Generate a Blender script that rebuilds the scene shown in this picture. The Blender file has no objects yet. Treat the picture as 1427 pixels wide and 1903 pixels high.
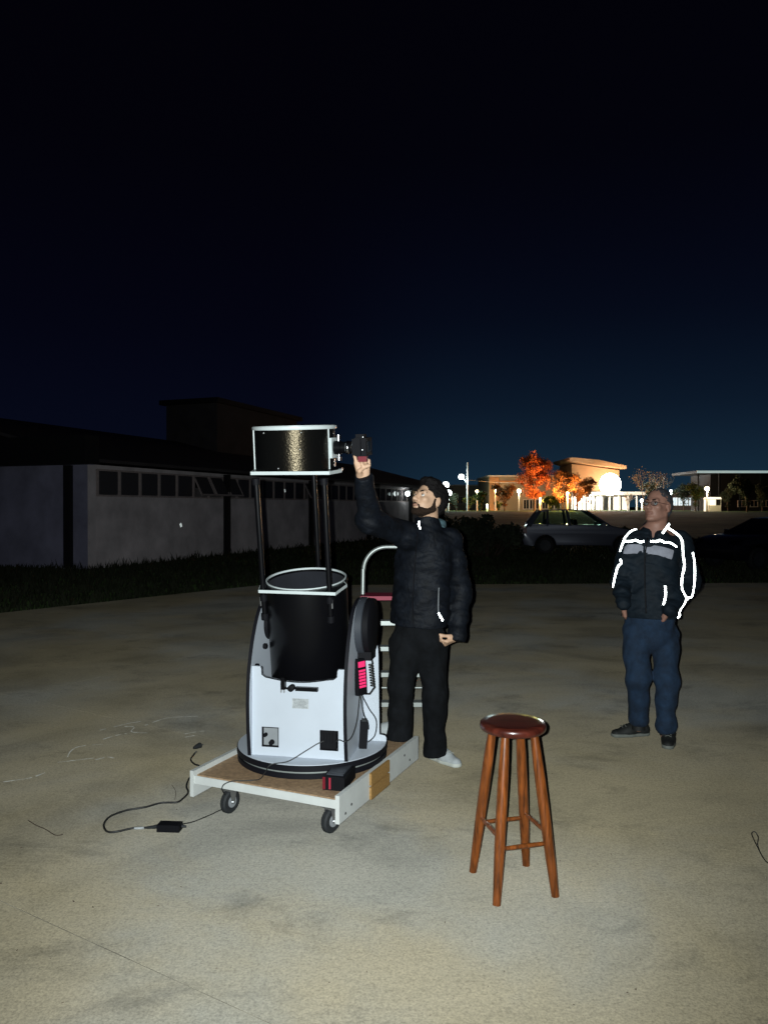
import bpy, bmesh, math, random
import numpy as np
from mathutils import Vector, Matrix
from mathutils.bvhtree import BVHTree

random.seed(7)
np.random.seed(7)
R = math.radians
S = bpy.context.scene
COL = S.collection

# ------------------------------------------------------------------ camera
CAM_H, FPX, PITCH = 1.585, 1410.0, R(0.386)
cam_data = bpy.data.cameras.new("camera")
cam_data.sensor_fit = 'VERTICAL'
cam_data.sensor_height = 36.0
cam_data.lens = 36.0 * FPX / 1903.0
cam_data.clip_start = 0.02
cam_data.clip_end = 6000
cam = bpy.data.objects.new("camera", cam_data)
cam.location = (0, 0, CAM_H)
cam.rotation_euler = (R(90) - PITCH, 0, 0)
COL.objects.link(cam)
S.camera = cam


def at(px, py, d):
    """the point of the place seen at that spot of the photograph, d metres away along +Y"""
    a, b = (px - 713.5) / FPX, (951.5 - py) / FPX
    c, s = math.cos(PITCH), math.sin(PITCH)
    v = Vector((a, c + b * s, -s + b * c))
    return Vector((0, 0, CAM_H)) + v * (d / v.y)


# ------------------------------------------------------------------ night sky
world = bpy.data.worlds.new("World")
S.world = world
world.use_nodes = True
nt = world.node_tree
nt.nodes.clear()
wo = nt.nodes.new('ShaderNodeOutputWorld')
bg = nt.nodes.new('ShaderNodeBackground')
tc = nt.nodes.new('ShaderNodeTexCoord')
sep = nt.nodes.new('ShaderNodeSeparateXYZ')
ramp = nt.nodes.new('ShaderNodeValToRGB')
ramp.color_ramp.interpolation = 'B_SPLINE'
els = ramp.color_ramp.elements
els[0].position, els[0].color = 0.0, (0.0021, 0.0037, 0.0102, 1)
els[1].position, els[1].color = 1.0, (0.0006, 0.0005, 0.0013, 1)
for p, c in ((0.09, (0.0019, 0.0030, 0.0095, 1)), (0.22, (0.0011, 0.0013, 0.0052, 1)), (0.42, (0.0008, 0.0007, 0.0024, 1))):
    e = els.new(p)
    e.color = c
# light pollution over the lit campus, off to the right of the yard
flat = nt.nodes.new('ShaderNodeVectorMath')
flat.operation = 'MULTIPLY'
flat.inputs[1].default_value = (1, 1, 0)
flatn = nt.nodes.new('ShaderNodeVectorMath')
flatn.operation = 'NORMALIZE'
dotn = nt.nodes.new('ShaderNodeVectorMath')
dotn.operation = 'DOT_PRODUCT'
dotn.inputs[1].default_value = Vector((0.31, 1.0, 0.0)).normalized()
azr = nt.nodes.new('ShaderNodeMapRange')
azr.interpolation_type = 'SMOOTHERSTEP'
azr.inputs['From Min'].default_value = 0.90
azr.inputs['From Max'].default_value = 1.0
hgt_ = nt.nodes.new('ShaderNodeValToRGB')
hgt_.color_ramp.interpolation = 'B_SPLINE'
he = hgt_.color_ramp.elements
he[0].position, he[0].color = 0.0, (0.0065, 0.0240, 0.0390, 1)
he[1].position, he[1].color = 0.42, (0, 0, 0, 1)
for p, c in ((0.06, (0.0044, 0.0150, 0.0260, 1)), (0.13, (0.0018, 0.0062, 0.0120, 1)), (0.24, (0.0004, 0.0012, 0.0030, 1))):
    e = he.new(p)
    e.color = c
glow = nt.nodes.new('ShaderNodeVectorMath')
glow.operation = 'SCALE'
addc = nt.nodes.new('ShaderNodeVectorMath')
addc.operation = 'ADD'
nt.links.new(tc.outputs['Generated'], sep.inputs[0])
nt.links.new(sep.outputs['Z'], ramp.inputs[0])
nt.links.new(tc.outputs['Generated'], flat.inputs[0])
nt.links.new(flat.outputs[0], flatn.inputs[0])
nt.links.new(flatn.outputs[0], dotn.inputs[0])
nt.links.new(dotn.outputs['Value'], azr.inputs[0])
nt.links.new(sep.outputs['Z'], hgt_.inputs[0])
nt.links.new(hgt_.outputs[0], glow.inputs[0])
nt.links.new(azr.outputs[0], glow.inputs['Scale'])
nt.links.new(ramp.outputs[0], addc.inputs[0])
nt.links.new(glow.outputs[0], addc.inputs[1])
nt.links.new(addc.outputs[0], bg.inputs[0])
bg.inputs[1].default_value = 1.0
nt.links.new(bg.outputs[0], wo.inputs[0])

# ------------------------------------------------------------------ the photographer's flash (the lamp that lights the yard)
fl = bpy.data.lights.new("camera_flash", 'SPOT')
fl.energy = 900
fl.color = (0.92, 1.0, 1.0)
fl.shadow_soft_size = 0.006
fl.spot_size = R(102)
fl.spot_blend = 1.0
flo = bpy.data.objects.new("camera_flash", fl)
flo.location = (-0.035, -0.005, CAM_H + 0.012)
flo.rotation_euler = (R(87), 0, R(2))
COL.objects.link(flo)


def point_lamp(loc, energy, color, r=0.15):
    l = bpy.data.lights.new("lamp_light", 'POINT')
    l.energy, l.color, l.shadow_soft_size = energy, color, r
    o = bpy.data.objects.new("lamp_light", l)
    o.location = loc
    COL.objects.link(o)
    return o


S.view_settings.view_transform = 'Standard'
S.view_settings.look = 'None'
S.view_settings.exposure = 0.0
S.view_settings.gamma = 1.0
S.view_settings.use_curve_mapping = False
S.cycles.use_denoising = True
S.cycles.max_bounces = 6


# ------------------------------------------------------------------ materials
def mat(name, c, r=0.6, m=0.0, var=0.0, vs=6.0, bump=0.0, bs=60.0, coat=0.0, emit=None, es=0.0, diffr=0.0, spec=0.5, sheen=0.0,
        detail=4.0, stretch=None, trans=0.0):
    mt = bpy.data.materials.new(name)
    mt.use_nodes = True
    t = mt.node_tree
    b = t.nodes['Principled BSDF']
    b.inputs['Base Color'].default_value = (*c, 1)
    b.inputs['Roughness'].default_value = r
    b.inputs['Metallic'].default_value = m
    b.inputs['Specular IOR Level'].default_value = spec
    if 'Diffuse Roughness' in b.inputs:
        b.inputs['Diffuse Roughness'].default_value = diffr
    b.inputs['Coat Weight'].default_value = coat
    b.inputs['Coat Roughness'].default_value = 0.12
    b.inputs['Sheen Weight'].default_value = sheen
    b.inputs['Transmission Weight'].default_value = trans
    if emit:
        b.inputs['Emission Color'].default_value = (*emit, 1)
        b.inputs['Emission Strength'].default_value = es
    if var or bump:
        co = t.nodes.new('ShaderNodeTexCoord')
        mp = t.nodes.new('ShaderNodeMapping')
        if stretch:
            mp.inputs['Scale'].default_value = stretch
        t.links.new(co.outputs['Object'], mp.inputs[0])
    if var:
        n = t.nodes.new('ShaderNodeTexNoise')
        n.inputs['Scale'].default_value = vs
        n.inputs['Detail'].default_value = detail
        n.inputs['Roughness'].default_value = 0.6
        t.links.new(mp.outputs[0], n.inputs['Vector'])
        rp = t.nodes.new('ShaderNodeValToRGB')
        rp.color_ramp.elements[0].position = 0.3
        rp.color_ramp.elements[1].position = 0.7
        rp.color_ramp.elements[0].color = (*[x * (1 - var) for x in c], 1)
        rp.color_ramp.elements[1].color = (*[min(1, x * (1 + var)) for x in c], 1)
        t.links.new(n.outputs['Fac'], rp.inputs[0])
        t.links.new(rp.outputs[0], b.inputs['Base Color'])
    if bump:
        n2 = t.nodes.new('ShaderNodeTexNoise')
        n2.inputs['Scale'].default_value = bs
        n2.inputs['Detail'].default_value = 3
        t.links.new(mp.outputs[0], n2.inputs['Vector'])
        bp = t.nodes.new('ShaderNodeBump')
        bp.inputs['Strength'].default_value = bump
        bp.inputs['Distance'].default_value = 0.01
        t.links.new(n2.outputs['Fac'], bp.inputs['Height'])
        t.links.new(bp.outputs[0], b.inputs['Normal'])
    return mt


def concrete_mat():
    mt = bpy.data.materials.new("yard_concrete")
    mt.use_nodes = True
    t = mt.node_tree
    b = t.nodes['Principled BSDF']
    b.inputs['Roughness'].default_value = 0.85
    b.inputs['Specular IOR Level'].default_value = 0.15
    b.inputs['Diffuse Roughness'].default_value = 0.75
    co = t.nodes.new('ShaderNodeTexCoord')

    def noise(scale, detail, rough, w=0.0, sc=None, dist=0.0):
        mp = t.nodes.new('ShaderNodeMapping')
        mp.inputs['Location'].default_value = (w, w * 0.7, 0)
        if sc:
            mp.inputs['Rotation'].default_value = (0, 0, R(-32))
            mp.inputs['Scale'].default_value = sc
        t.links.new(co.outputs['Object'], mp.inputs[0])
        n = t.nodes.new('ShaderNodeTexNoise')
        n.inputs['Scale'].default_value = scale
        n.inputs['Detail'].default_value = detail
        n.inputs['Roughness'].default_value = rough
        n.inputs['Distortion'].default_value = dist
        t.links.new(mp.outputs[0], n.inputs['Vector'])
        return n.outputs['Fac']

    def rampn(f, stops):
        rp = t.nodes.new('ShaderNodeValToRGB')
        el = rp.color_ramp.elements
        el[0].position, el[0].color = stops[0][0], (*stops[0][1], 1)
        el[1].position, el[1].color = stops[-1][0], (*stops[-1][1], 1)
        for p, c in stops[1:-1]:
            x = el.new(p)
            x.color = (*c, 1)
        t.links.new(f, rp.inputs[0])
        return rp.outputs[0]

    def mul(a, c, fac=1.0):
        m = t.nodes.new('ShaderNodeMix')
        m.data_type = 'RGBA'
        m.blend_type = 'MULTIPLY'
        m.inputs['Factor'].default_value = fac
        t.links.new(a, m.inputs['A'])
        t.links.new(c, m.inputs['B'])
        return m.outputs['Result']

    base = rampn(noise(0.55, 5, 0.55, 3.1, dist=0.4), [(0.36, (0.275, 0.235, 0.155)), (0.5, (0.285, 0.252, 0.184)), (0.62, (0.272, 0.262, 0.226))])
    blot = rampn(noise(1.0, 6, 0.6, 11.0, sc=(0.9, 1.15, 1), dist=0.6), [(0.32, (0.72, 0.725, 0.74)), (0.49, (0.97, 0.97, 0.97)), (0.68, (1.13, 1.12, 1.11))])
    stain = rampn(noise(1.9, 12, 0.74, 23.0, sc=(0.8, 1.2, 1), dist=0.3), [(0.30, (0.50, 0.51, 0.54)), (0.46, (1, 1, 1)), (1.0, (1, 1, 1))])
    grain = rampn(noise(42, 6, 0.8, 1.0), [(0.28, (0.66, 0.66, 0.66)), (0.5, (1, 1, 1)), (0.75, (1.22, 1.21, 1.18))])
    fine = rampn(noise(105, 3, 0.7, 5.0), [(0.25, (0.58, 0.58, 0.58)), (0.52, (1, 1, 1)), (0.8, (1.32, 1.31, 1.28))])
    spots = rampn(noise(26, 3, 0.5, 9.0), [(0.20, (0.35, 0.35, 0.35)), (0.27, (1, 1, 1)), (1.0, (1, 1, 1))])
    out = mul(mul(mul(mul(mul(base, blot), stain, 0.8), grain, 0.9), fine, 0.9), spots, 0.7)
    t.links.new(out, b.inputs['Base Color'])
    bp = t.nodes.new('ShaderNodeBump')
    bp.inputs['Strength'].default_value = 0.35
    bp.inputs['Distance'].default_value = 0.006
    t.links.new(noise(85, 4, 0.7, 2.0), bp.inputs['Height'])
    t.links.new(bp.outputs[0], b.inputs['Normal'])
    return mt


def retro_mat():
    """glass-bead reflective tape: it throws light back the way it came, so its facets answer along the incoming ray"""
    mt = bpy.data.materials.new("reflective_tape")
    mt.use_nodes = True
    t = mt.node_tree
    t.nodes.clear()
    out = t.nodes.new('ShaderNodeOutputMaterial')
    gl = t.nodes.new('ShaderNodeBsdfGlossy')
    gl.inputs['Color'].default_value = (0.85, 0.88, 0.86, 1)
    gl.inputs['Roughness'].default_value = 0.32
    df = t.nodes.new('ShaderNodeBsdfDiffuse')
    df.inputs['Color'].default_value = (0.55, 0.56, 0.56, 1)
    ge_ = t.nodes.new('ShaderNodeNewGeometry')
    mx = t.nodes.new('ShaderNodeMixShader')
    mx.inputs[0].default_value = 0.6
    t.links.new(ge_.outputs['Incoming'], gl.inputs['Normal'])
    t.links.new(df.outputs[0], mx.inputs[1])
    t.links.new(gl.outputs[0], mx.inputs[2])
    t.links.new(mx.outputs[0], out.inputs[0])
    return mt


def glass_mat(name, c=(0.75, 0.85, 0.85), r=0.02):
    mt = bpy.data.materials.new(name)
    mt.use_nodes = True
    t = mt.node_tree
    t.nodes.clear()
    out = t.nodes.new('ShaderNodeOutputMaterial')
    tr = t.nodes.new('ShaderNodeBsdfTransparent')
    tr.inputs[0].default_value = (*c, 1)
    gl = t.nodes.new('ShaderNodeBsdfGlossy')
    gl.inputs['Roughness'].default_value = r
    fr = t.nodes.new('ShaderNodeFresnel')
    fr.inputs[0].default_value = 1.5
    mx = t.nodes.new('ShaderNodeMixShader')
    t.links.new(fr.outputs[0], mx.inputs[0])
    t.links.new(tr.outputs[0], mx.inputs[1])
    t.links.new(gl.outputs[0], mx.inputs[2])
    t.links.new(mx.outputs[0], out.inputs[0])
    return mt


M = {}
M['concrete'] = concrete_mat()
M['retro'] = retro_mat()
M['joint'] = mat('joint_dirt', (0.12, 0.108, 0.085), 0.95, var=0.75, vs=3.5, detail=6, diffr=1.0)
M['lawn'] = mat('lawn_soil', (0.060, 0.095, 0.034), 0.95, diffr=1.0, var=0.6, vs=0.35, bump=0.6, bs=14, detail=8, spec=0.085)
M['lawn'].node_tree.nodes['Principled BSDF'].inputs['Specular Tint'].default_value = (0.55, 1.0, 0.55, 1)
M['grass'] = mat('grass_blade', (0.030, 0.036, 0.018), 0.7, var=0.4, vs=1.5, spec=0.2)
M['chalk'] = mat('chalk', (0.40, 0.39, 0.35), 0.95, var=0.35, vs=40, diffr=1.0)
M['white_lam'] = mat('white_laminate', (0.53, 0.575, 0.64), 0.5, var=0.045, vs=3)
M['black_edge'] = mat('black_edging', (0.006, 0.006, 0.009), 0.6, spec=0.18)
M['white_paint'] = mat('white_paint', (0.62, 0.64, 0.62), 0.5, var=0.08, vs=7, bump=0.1, bs=40)
M['chipboard'] = mat('chipboard', (0.36, 0.235, 0.135), 0.75, var=0.35, vs=55, bump=0.25, bs=120, detail=6)
M['raw_wood'] = mat('raw_wood', (0.34, 0.19, 0.058), 0.65, var=0.25, vs=14, stretch=(1, 8, 8), bump=0.15, bs=30)
M['rubber'] = mat('rubber', (0.016, 0.018, 0.020), 0.75, var=0.3, vs=30)
M['steel'] = mat('zinc_steel', (0.55, 0.56, 0.57), 0.35, m=0.9, var=0.1, vs=20)
M['alu'] = mat('aluminium', (0.50, 0.54, 0.52), 0.45, m=0.6, var=0.08, vs=15)
M['black_metal'] = mat('black_metal', (0.003, 0.003, 0.004), 0.34, spec=0.28)
M['black_plastic'] = mat('black_plastic', (0.005, 0.005, 0.007), 0.65, spec=0.16)
M['gray_plastic'] = mat('gray_plastic', (0.040, 0.045, 0.055), 0.5, var=0.1, vs=12, spec=0.3)
M['mid_gray'] = mat('mid_gray', (0.25, 0.265, 0.28), 0.6, var=0.1, vs=8)
M['tube_in'] = mat('matt_black_inside', (0.009, 0.010, 0.015), 0.95, var=0.2, vs=10)
M['ring_white'] = mat('ring_white', (0.60, 0.66, 0.66), 0.4, var=0.05, vs=10)
M['chrome'] = mat('chrome', (0.75, 0.77, 0.8), 0.18, m=1.0)
M['red_plastic'] = mat('red_plastic', (0.17, 0.008, 0.018), 0.4)
M['red_tape'] = mat('red_tape', (0.36, 0.02, 0.045), 0.5)
M['pink_lit'] = mat('lit_keypad', (0.3, 0.02, 0.06), 0.5, emit=(1.0, 0.03, 0.19), es=0.8)
M['label'] = mat('label_paper', (0.40, 0.42, 0.43), 0.6, var=0.25, vs=60)
M['ink'] = mat('ink', (0.26, 0.28, 0.29), 0.7)
M['stool_wood'] = mat('stool_wood', (0.150, 0.041, 0.008), 0.32, var=0.65, vs=9, stretch=(7, 7, 0.8), coat=0.35)
M['seat_wood'] = mat('seat_wood', (0.060, 0.012, 0.007), 0.28, var=0.6, vs=7, stretch=(1.2, 9, 3), coat=0.4)
M['ladder_red'] = mat('ladder_step_red', (0.38, 0.02, 0.06), 0.5)
M['cable'] = mat('cable_black', (0.018, 0.018, 0.018), 0.5)
M['skin'] = mat('skin_light', (0.62, 0.39, 0.255), 0.55, var=0.10, vs=30, bump=0.1, bs=150)
M['skin2'] = mat('skin_ruddy', (0.36, 0.185, 0.135), 0.55, var=0.12, vs=30, bump=0.1, bs=150)
M['lip'] = mat('lip', (0.30, 0.135, 0.10), 0.45)
M['hair'] = mat('hair_dark', (0.008, 0.007, 0.007), 0.7, bump=0.8, bs=90, spec=0.12)
M['beard'] = mat('beard_dark', (0.028, 0.016, 0.010), 0.75, var=0.5, vs=140, bump=0.9, bs=260, spec=0.2)
M['hair_gray'] = mat('hair_graying', (0.060, 0.062, 0.070), 0.6, var=0.4, vs=120, bump=0.6, bs=160, spec=0.3)
M['eye'] = mat('eye_white', (0.62, 0.60, 0.56), 0.2)
M['iris'] = mat('iris', (0.03, 0.015, 0.008), 0.1)
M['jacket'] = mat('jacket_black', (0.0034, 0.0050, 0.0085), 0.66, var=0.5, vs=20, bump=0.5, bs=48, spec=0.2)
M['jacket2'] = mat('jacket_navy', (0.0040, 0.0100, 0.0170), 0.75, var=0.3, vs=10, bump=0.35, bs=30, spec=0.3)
M['hoodie'] = mat('hood_teal', (0.055, 0.105, 0.125), 0.9, var=0.2, vs=20)
M['band'] = mat('chest_band_gray', (0.33, 0.34, 0.40), 0.8, var=0.12, vs=40)
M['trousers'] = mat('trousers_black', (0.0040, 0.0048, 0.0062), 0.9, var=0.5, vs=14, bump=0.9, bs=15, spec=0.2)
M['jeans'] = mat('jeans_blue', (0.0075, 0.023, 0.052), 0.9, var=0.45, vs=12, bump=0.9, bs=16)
M['shoe_white'] = mat('canvas_white', (0.42, 0.45, 0.46), 0.8, var=0.12, vs=40)
M['sole_white'] = mat('sole_rubber', (0.55, 0.57, 0.52), 0.6, var=0.1, vs=30)
M['sole_dark'] = mat('sole_dark', (0.16, 0.17, 0.15), 0.7, var=0.15, vs=30)
M['shoe_black'] = mat('shoe_black', (0.012, 0.013, 0.012), 0.7, var=0.3, vs=60)
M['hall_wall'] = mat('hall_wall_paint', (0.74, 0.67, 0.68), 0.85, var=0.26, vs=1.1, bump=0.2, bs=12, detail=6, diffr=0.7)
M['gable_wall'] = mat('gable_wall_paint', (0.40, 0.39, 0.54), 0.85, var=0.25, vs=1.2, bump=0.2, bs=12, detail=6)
M['roof_dark'] = mat('roof_sheet', (0.075, 0.066, 0.066), 0.8, var=0.25, vs=1.5)
M['fascia_dark'] = mat('fascia_dark', (0.010, 0.010, 0.012), 0.8)
M['window_frame'] = mat('window_frame', (0.62, 0.52, 0.50), 0.6, var=0.15, vs=9)
M['pane'] = glass_mat('window_pane', (0.30, 0.30, 0.33), 0.08)
_t = M['pane'].node_tree
_df = _t.nodes.new('ShaderNodeBsdfDiffuse')
_df.inputs[0].default_value = (0.30, 0.28, 0.29, 1)
_mx = _t.nodes.new('ShaderNodeMixShader')
_mx.inputs[0].default_value = 0.34
_out = [n for n in _t.nodes if n.type == 'OUTPUT_MATERIAL'][0]
_src = _out.inputs[0].links[0].from_socket
_t.links.new(_src, _mx.inputs[1])
_t.links.new(_df.outputs[0], _mx.inputs[2])
_t.links.new(_mx.outputs[0], _out.inputs[0])
M['car_glass'] = glass_mat('car_glass', (0.70, 0.85, 0.82), 0.01)
M['glasses'] = glass_mat('spectacle_lens', (0.85, 0.88, 0.9), 0.01)
M['car_silver'] = mat('car_paint_silver', (0.140, 0.150, 0.200), 0.4, m=0.3, coat=0.4)
M['car_dark'] = mat('car_paint_black', (0.010, 0.010, 0.014), 0.3, coat=0.5)
M['tail_red'] = mat('tail_lamp', (0.20, 0.01, 0.01), 0.2, coat=0.6)
M['bark'] = mat('bark', (0.085, 0.060, 0.042), 0.9, var=0.35, vs=3)
M['leaf_orange'] = mat('leaf_orange', (0.44, 0.135, 0.050), 0.75, var=0.5, vs=1.1, spec=0.2)
M['leaf_brown'] = mat('leaf_brown', (0.20, 0.095, 0.040), 0.8, var=0.45, vs=0.9, spec=0.2)
M['leaf_green'] = mat('leaf_green', (0.07, 0.10, 0.030), 0.8, var=0.5, vs=0.9, spec=0.2)
M['leaf_dark'] = mat('leaf_dark', (0.060, 0.074, 0.046), 0.8, var=0.5, vs=1.2, spec=0.2)
M['twig'] = mat('twig_gray', (0.26, 0.24, 0.22), 0.9)
M['fac_orange'] = mat('facade_ochre_lit', (0.52, 0.27, 0.125), 0.85, var=0.1, vs=0.4)  # ochre deepened with the orange lamplight on these walls
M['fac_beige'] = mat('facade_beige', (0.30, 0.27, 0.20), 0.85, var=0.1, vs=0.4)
M['fac_white'] = mat('facade_white', (0.62, 0.60, 0.56), 0.8, var=0.06, vs=0.4)
M['dark_win'] = mat('dark_glass', (0.015, 0.018, 0.020), 0.15)
M['pole_metal'] = mat('pole_pale', (0.42, 0.42, 0.40), 0.6)
M['lamp_white'] = mat('lamp_lit_white', (1, 1, 1), 0.5, emit=(0.88, 1.0, 1.0), es=9)
M['flood_lit'] = mat('flood_lit', (1, 1, 1), 0.5, emit=(1.0, 0.99, 0.95), es=60)
M['lamp_warm'] = mat('lamp_lit_warm', (1, 1, 1), 0.5, emit=(1.0, 0.86, 0.52), es=8)
M['lamp_orange'] = mat('lamp_lit_orange', (1, 1, 1), 0.5, emit=(1.0, 0.50, 0.16), es=6)
M['win_lit'] = mat('window_lit', (0.8, 0.8, 0.8), 0.5, emit=(0.62, 0.85, 0.95), es=1.0)
M['win_lit_warm'] = mat('window_lit_warm', (0.8, 0.8, 0.8), 0.5, emit=(1.0, 0.86, 0.66), es=1.1)
M['canopy_lit'] = mat('canopy_edge_glow', (0.8, 0.8, 0.8), 0.5, emit=(0.62, 0.85, 0.86), es=0.42)


# ------------------------------------------------------------------ mesh helpers
def finish(name, me, m, parent=None, smooth=None):
    if isinstance(m, str):
        m = M[m]
    if m is not None:
        me.materials.append(m)
    if smooth is not None:
        me.polygons.foreach_set('use_smooth', [True] * len(me.polygons))
        if smooth < 179:
            me.set_sharp_from_angle(angle=R(smooth))
    o = bpy.data.objects.new(name, me)
    COL.objects.link(o)
    if parent is not None:
        o.parent = parent
    return o


def obj(name, bm, m, parent=None, smooth=35, bevel=0.0):
    if bevel:
        bmesh.ops.bevel(bm, geom=[e for e in bm.edges if e.is_manifold and e.calc_face_angle(0) > 0.6], offset=bevel, segments=2, affect='EDGES',
                        profile=0.6, clamp_overlap=True)
    me = bpy.data.meshes.new(name)
    bm.normal_update()
    bm.to_mesh(me)
    bm.free()
    return finish(name, me, m, parent, smooth)


def raw(name, verts, faces, m, parent=None, smooth=None):
    me = bpy.data.meshes.new(name)
    me.from_pydata(verts, [], faces)
    me.update()
    return finish(name, me, m, parent, smooth)


def tag(o, label, cat, group=None, kind=None):
    if label:
        o['label'] = label
    if cat:
        o['category'] = cat
    if group:
        o['group'] = group
    if kind:
        o['kind'] = kind
    return o


def empty(name, loc, rz=0.0):
    o = bpy.data.objects.new(name, None)
    o.location = loc
    o.rotation_euler = (0, 0, rz)
    COL.objects.link(o)
    return o


def copy_tree(o, parent=None):
    c = o.copy()
    COL.objects.link(c)
    if parent is not None:
        c.parent = parent
    for ch in list(o.children):
        copy_tree(ch, c)
    return c


def new():
    return bmesh.new()


def box(bm, c, s, T=None):
    x, y, z = (k / 2 for k in s)
    vs = []
    for dz in (-z, z):
        for dx, dy in ((-x, -y), (x, -y), (x, y), (-x, y)):
            p = Vector((c[0] + dx, c[1] + dy, c[2] + dz))
            vs.append(bm.verts.new(T @ p if T is not None else p))
    for f in ((3, 2, 1, 0), (4, 5, 6, 7), (0, 1, 5, 4), (1, 2, 6, 5), (2, 3, 7, 6), (3, 0, 4, 7)):
        bm.faces.new([vs[i] for i in f])
    return bm


def ring_frame(d):
    d = d.normalized()
    a = Vector((0, 0, 1)) if abs(d.z) < 0.9 else Vector((1, 0, 0))
    u = a.cross(d).normalized()
    return u, d.cross(u)


def tube(bm, pts, rad, seg=10, T=None, caps=True):
    pts = [Vector(p) for p in pts]
    n = len(pts)
    if not isinstance(rad, (list, tuple)):
        rad = [rad] * n
    rings = []
    u = None
    for i, p in enumerate(pts):
        d = (pts[min(i + 1, n - 1)] - pts[max(i - 1, 0)])
        if d.length < 1e-9:
            d = Vector((0, 0, 1))
        d.normalize()
        if u is None:
            u, v = ring_frame(d)
        else:
            u = (u - d * u.dot(d)).normalized()
            v = d.cross(u)
        ring = []
        for k in range(seg):
            a = 2 * math.pi * k / seg
            q = p + (u * math.cos(a) + v * math.sin(a)) * rad[i]
            ring.append(bm.verts.new(T @ q if T is not None else q))
        rings.append(ring)
    for i in range(n - 1):
        for k in range(seg):
            k2 = (k + 1) % seg
            bm.faces.new((rings[i][k], rings[i][k2], rings[i + 1][k2], rings[i + 1][k]))
    if caps:
        bm.faces.new(rings[0][::-1])
        bm.faces.new(rings[-1])
    return bm


def lathe(bm, prof, seg=32, T=None, close=False):
    """prof: (r, z) going up the outside; revolved about z"""
    rings = []
    for r, z in prof:
        ring = []
        for k in range(seg):
            a = 2 * math.pi * k / seg
            p = Vector((r * math.cos(a), r * math.sin(a), z))
            ring.append(bm.verts.new(T @ p if T is not None else p))
        rings.append(ring)
    pairs = list(zip(rings, rings[1:]))
    if close:
        pairs.append((rings[-1], rings[0]))
    for A, B in pairs:
        for k in range(seg):
            k2 = (k + 1) % seg
            bm.faces.new((A[k], A[k2], B[k2], B[k]))
    if not close:
        if prof[0][0] > 1e-6:
            bm.faces.new(rings[0][::-1])
        if prof[-1][0] > 1e-6:
            bm.faces.new(rings[-1])
    bmesh.ops.remove_doubles(bm, verts=bm.verts[:], dist=1e-6)
    return bm


def prism(bm, poly, t0, t1, plane='xz', T=None):
    """extrude a 2-D outline; plane 'xz' runs along y, 'yz' along x, 'xy' along z"""
    def P(a, b, t):
        p = {'xz': (a, t, b), 'yz': (t, a, b), 'xy': (a, b, t)}[plane]
        p = Vector(p)
        return T @ p if T is not None else p
    A = [bm.verts.new(P(a, b, t0)) for a, b in poly]
    B = [bm.verts.new(P(a, b, t1)) for a, b in poly]
    n = len(poly)
    bm.faces.new(A)
    bm.faces.new(B[::-1])
    for i in range(n):
        j = (i + 1) % n
        bm.faces.new((A[j], A[i], B[i], B[j]))
    bmesh.ops.recalc_face_normals(bm, faces=bm.faces[:])
    return bm


def band(bm, poly, t0, t1, th, plane='xz', T=None, closed=True):
    """a thin strip running round an outline (edge banding), th proud of it"""
    n = len(poly)
    cx = sum(p[0] for p in poly) / n
    area = sum(poly[i][0] * poly[(i + 1) % n][1] - poly[(i + 1) % n][0] * poly[i][1] for i in range(n))
    sg = 1 if area > 0 else -1
    off = []
    for i in range(n):
        a, b, c = poly[i - 1], poly[i], poly[(i + 1) % n]
        if not closed and i == 0:
            a = b
        if not closed and i == n - 1:
            c = b
        d = Vector((c[0] - a[0], c[1] - a[1])).normalized()
        off.append((b[0] + d.y * sg * th, b[1] - d.x * sg * th))

    def P(a, b, t):
        p = Vector({'xz': (a, t, b), 'yz': (t, a, b), 'xy': (a, b, t)}[plane])
        return T @ p if T is not None else p
    rows = []
    for i in range(n):
        rows.append([bm.verts.new(P(*poly[i], t0)), bm.verts.new(P(*off[i], t0)), bm.verts.new(P(*off[i], t1)), bm.verts.new(P(*poly[i], t1))])
    for i in range(n if closed else n - 1):
        A, B = rows[i], rows[(i + 1) % n]
        for k in range(4):
            bm.faces.new((A[k], A[(k + 1) % 4], B[(k + 1) % 4], B[k]))
    if not closed:
        bm.faces.new(rows[0])
        bm.faces.new(rows[-1])
    bmesh.ops.recalc_face_normals(bm, faces=bm.faces[:])
    return bm


def ball(bm, c, r, T=None, seg=16):
    prof = [(max(1e-7, r * math.sin(math.pi * i / (seg // 2))), -r * math.cos(math.pi * i / (seg // 2))) for i in range(seg // 2 + 1)]
    m = Matrix.Translation(c)
    lathe(bm, prof, seg, (T @ m) if T is not None else m)
    return bm


def smoothpath(pts, n=8):
    """Catmull-Rom through the points"""
    pts = [Vector(p) for p in pts]
    out = []
    for i in range(len(pts) - 1):
        p0, p1, p2, p3 = pts[max(i - 1, 0)], pts[i], pts[i + 1], pts[min(i + 2, len(pts) - 1)]
        for k in range(n):
            t = k / n
            out.append(0.5 * ((2 * p1) + (p2 - p0) * t + (2 * p0 - 5 * p1 + 4 * p2 - p3) * t * t + (3 * p1 - p0 - 3 * p2 + p3) * t ** 3))
    out.append(pts[-1])
    return out


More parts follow.
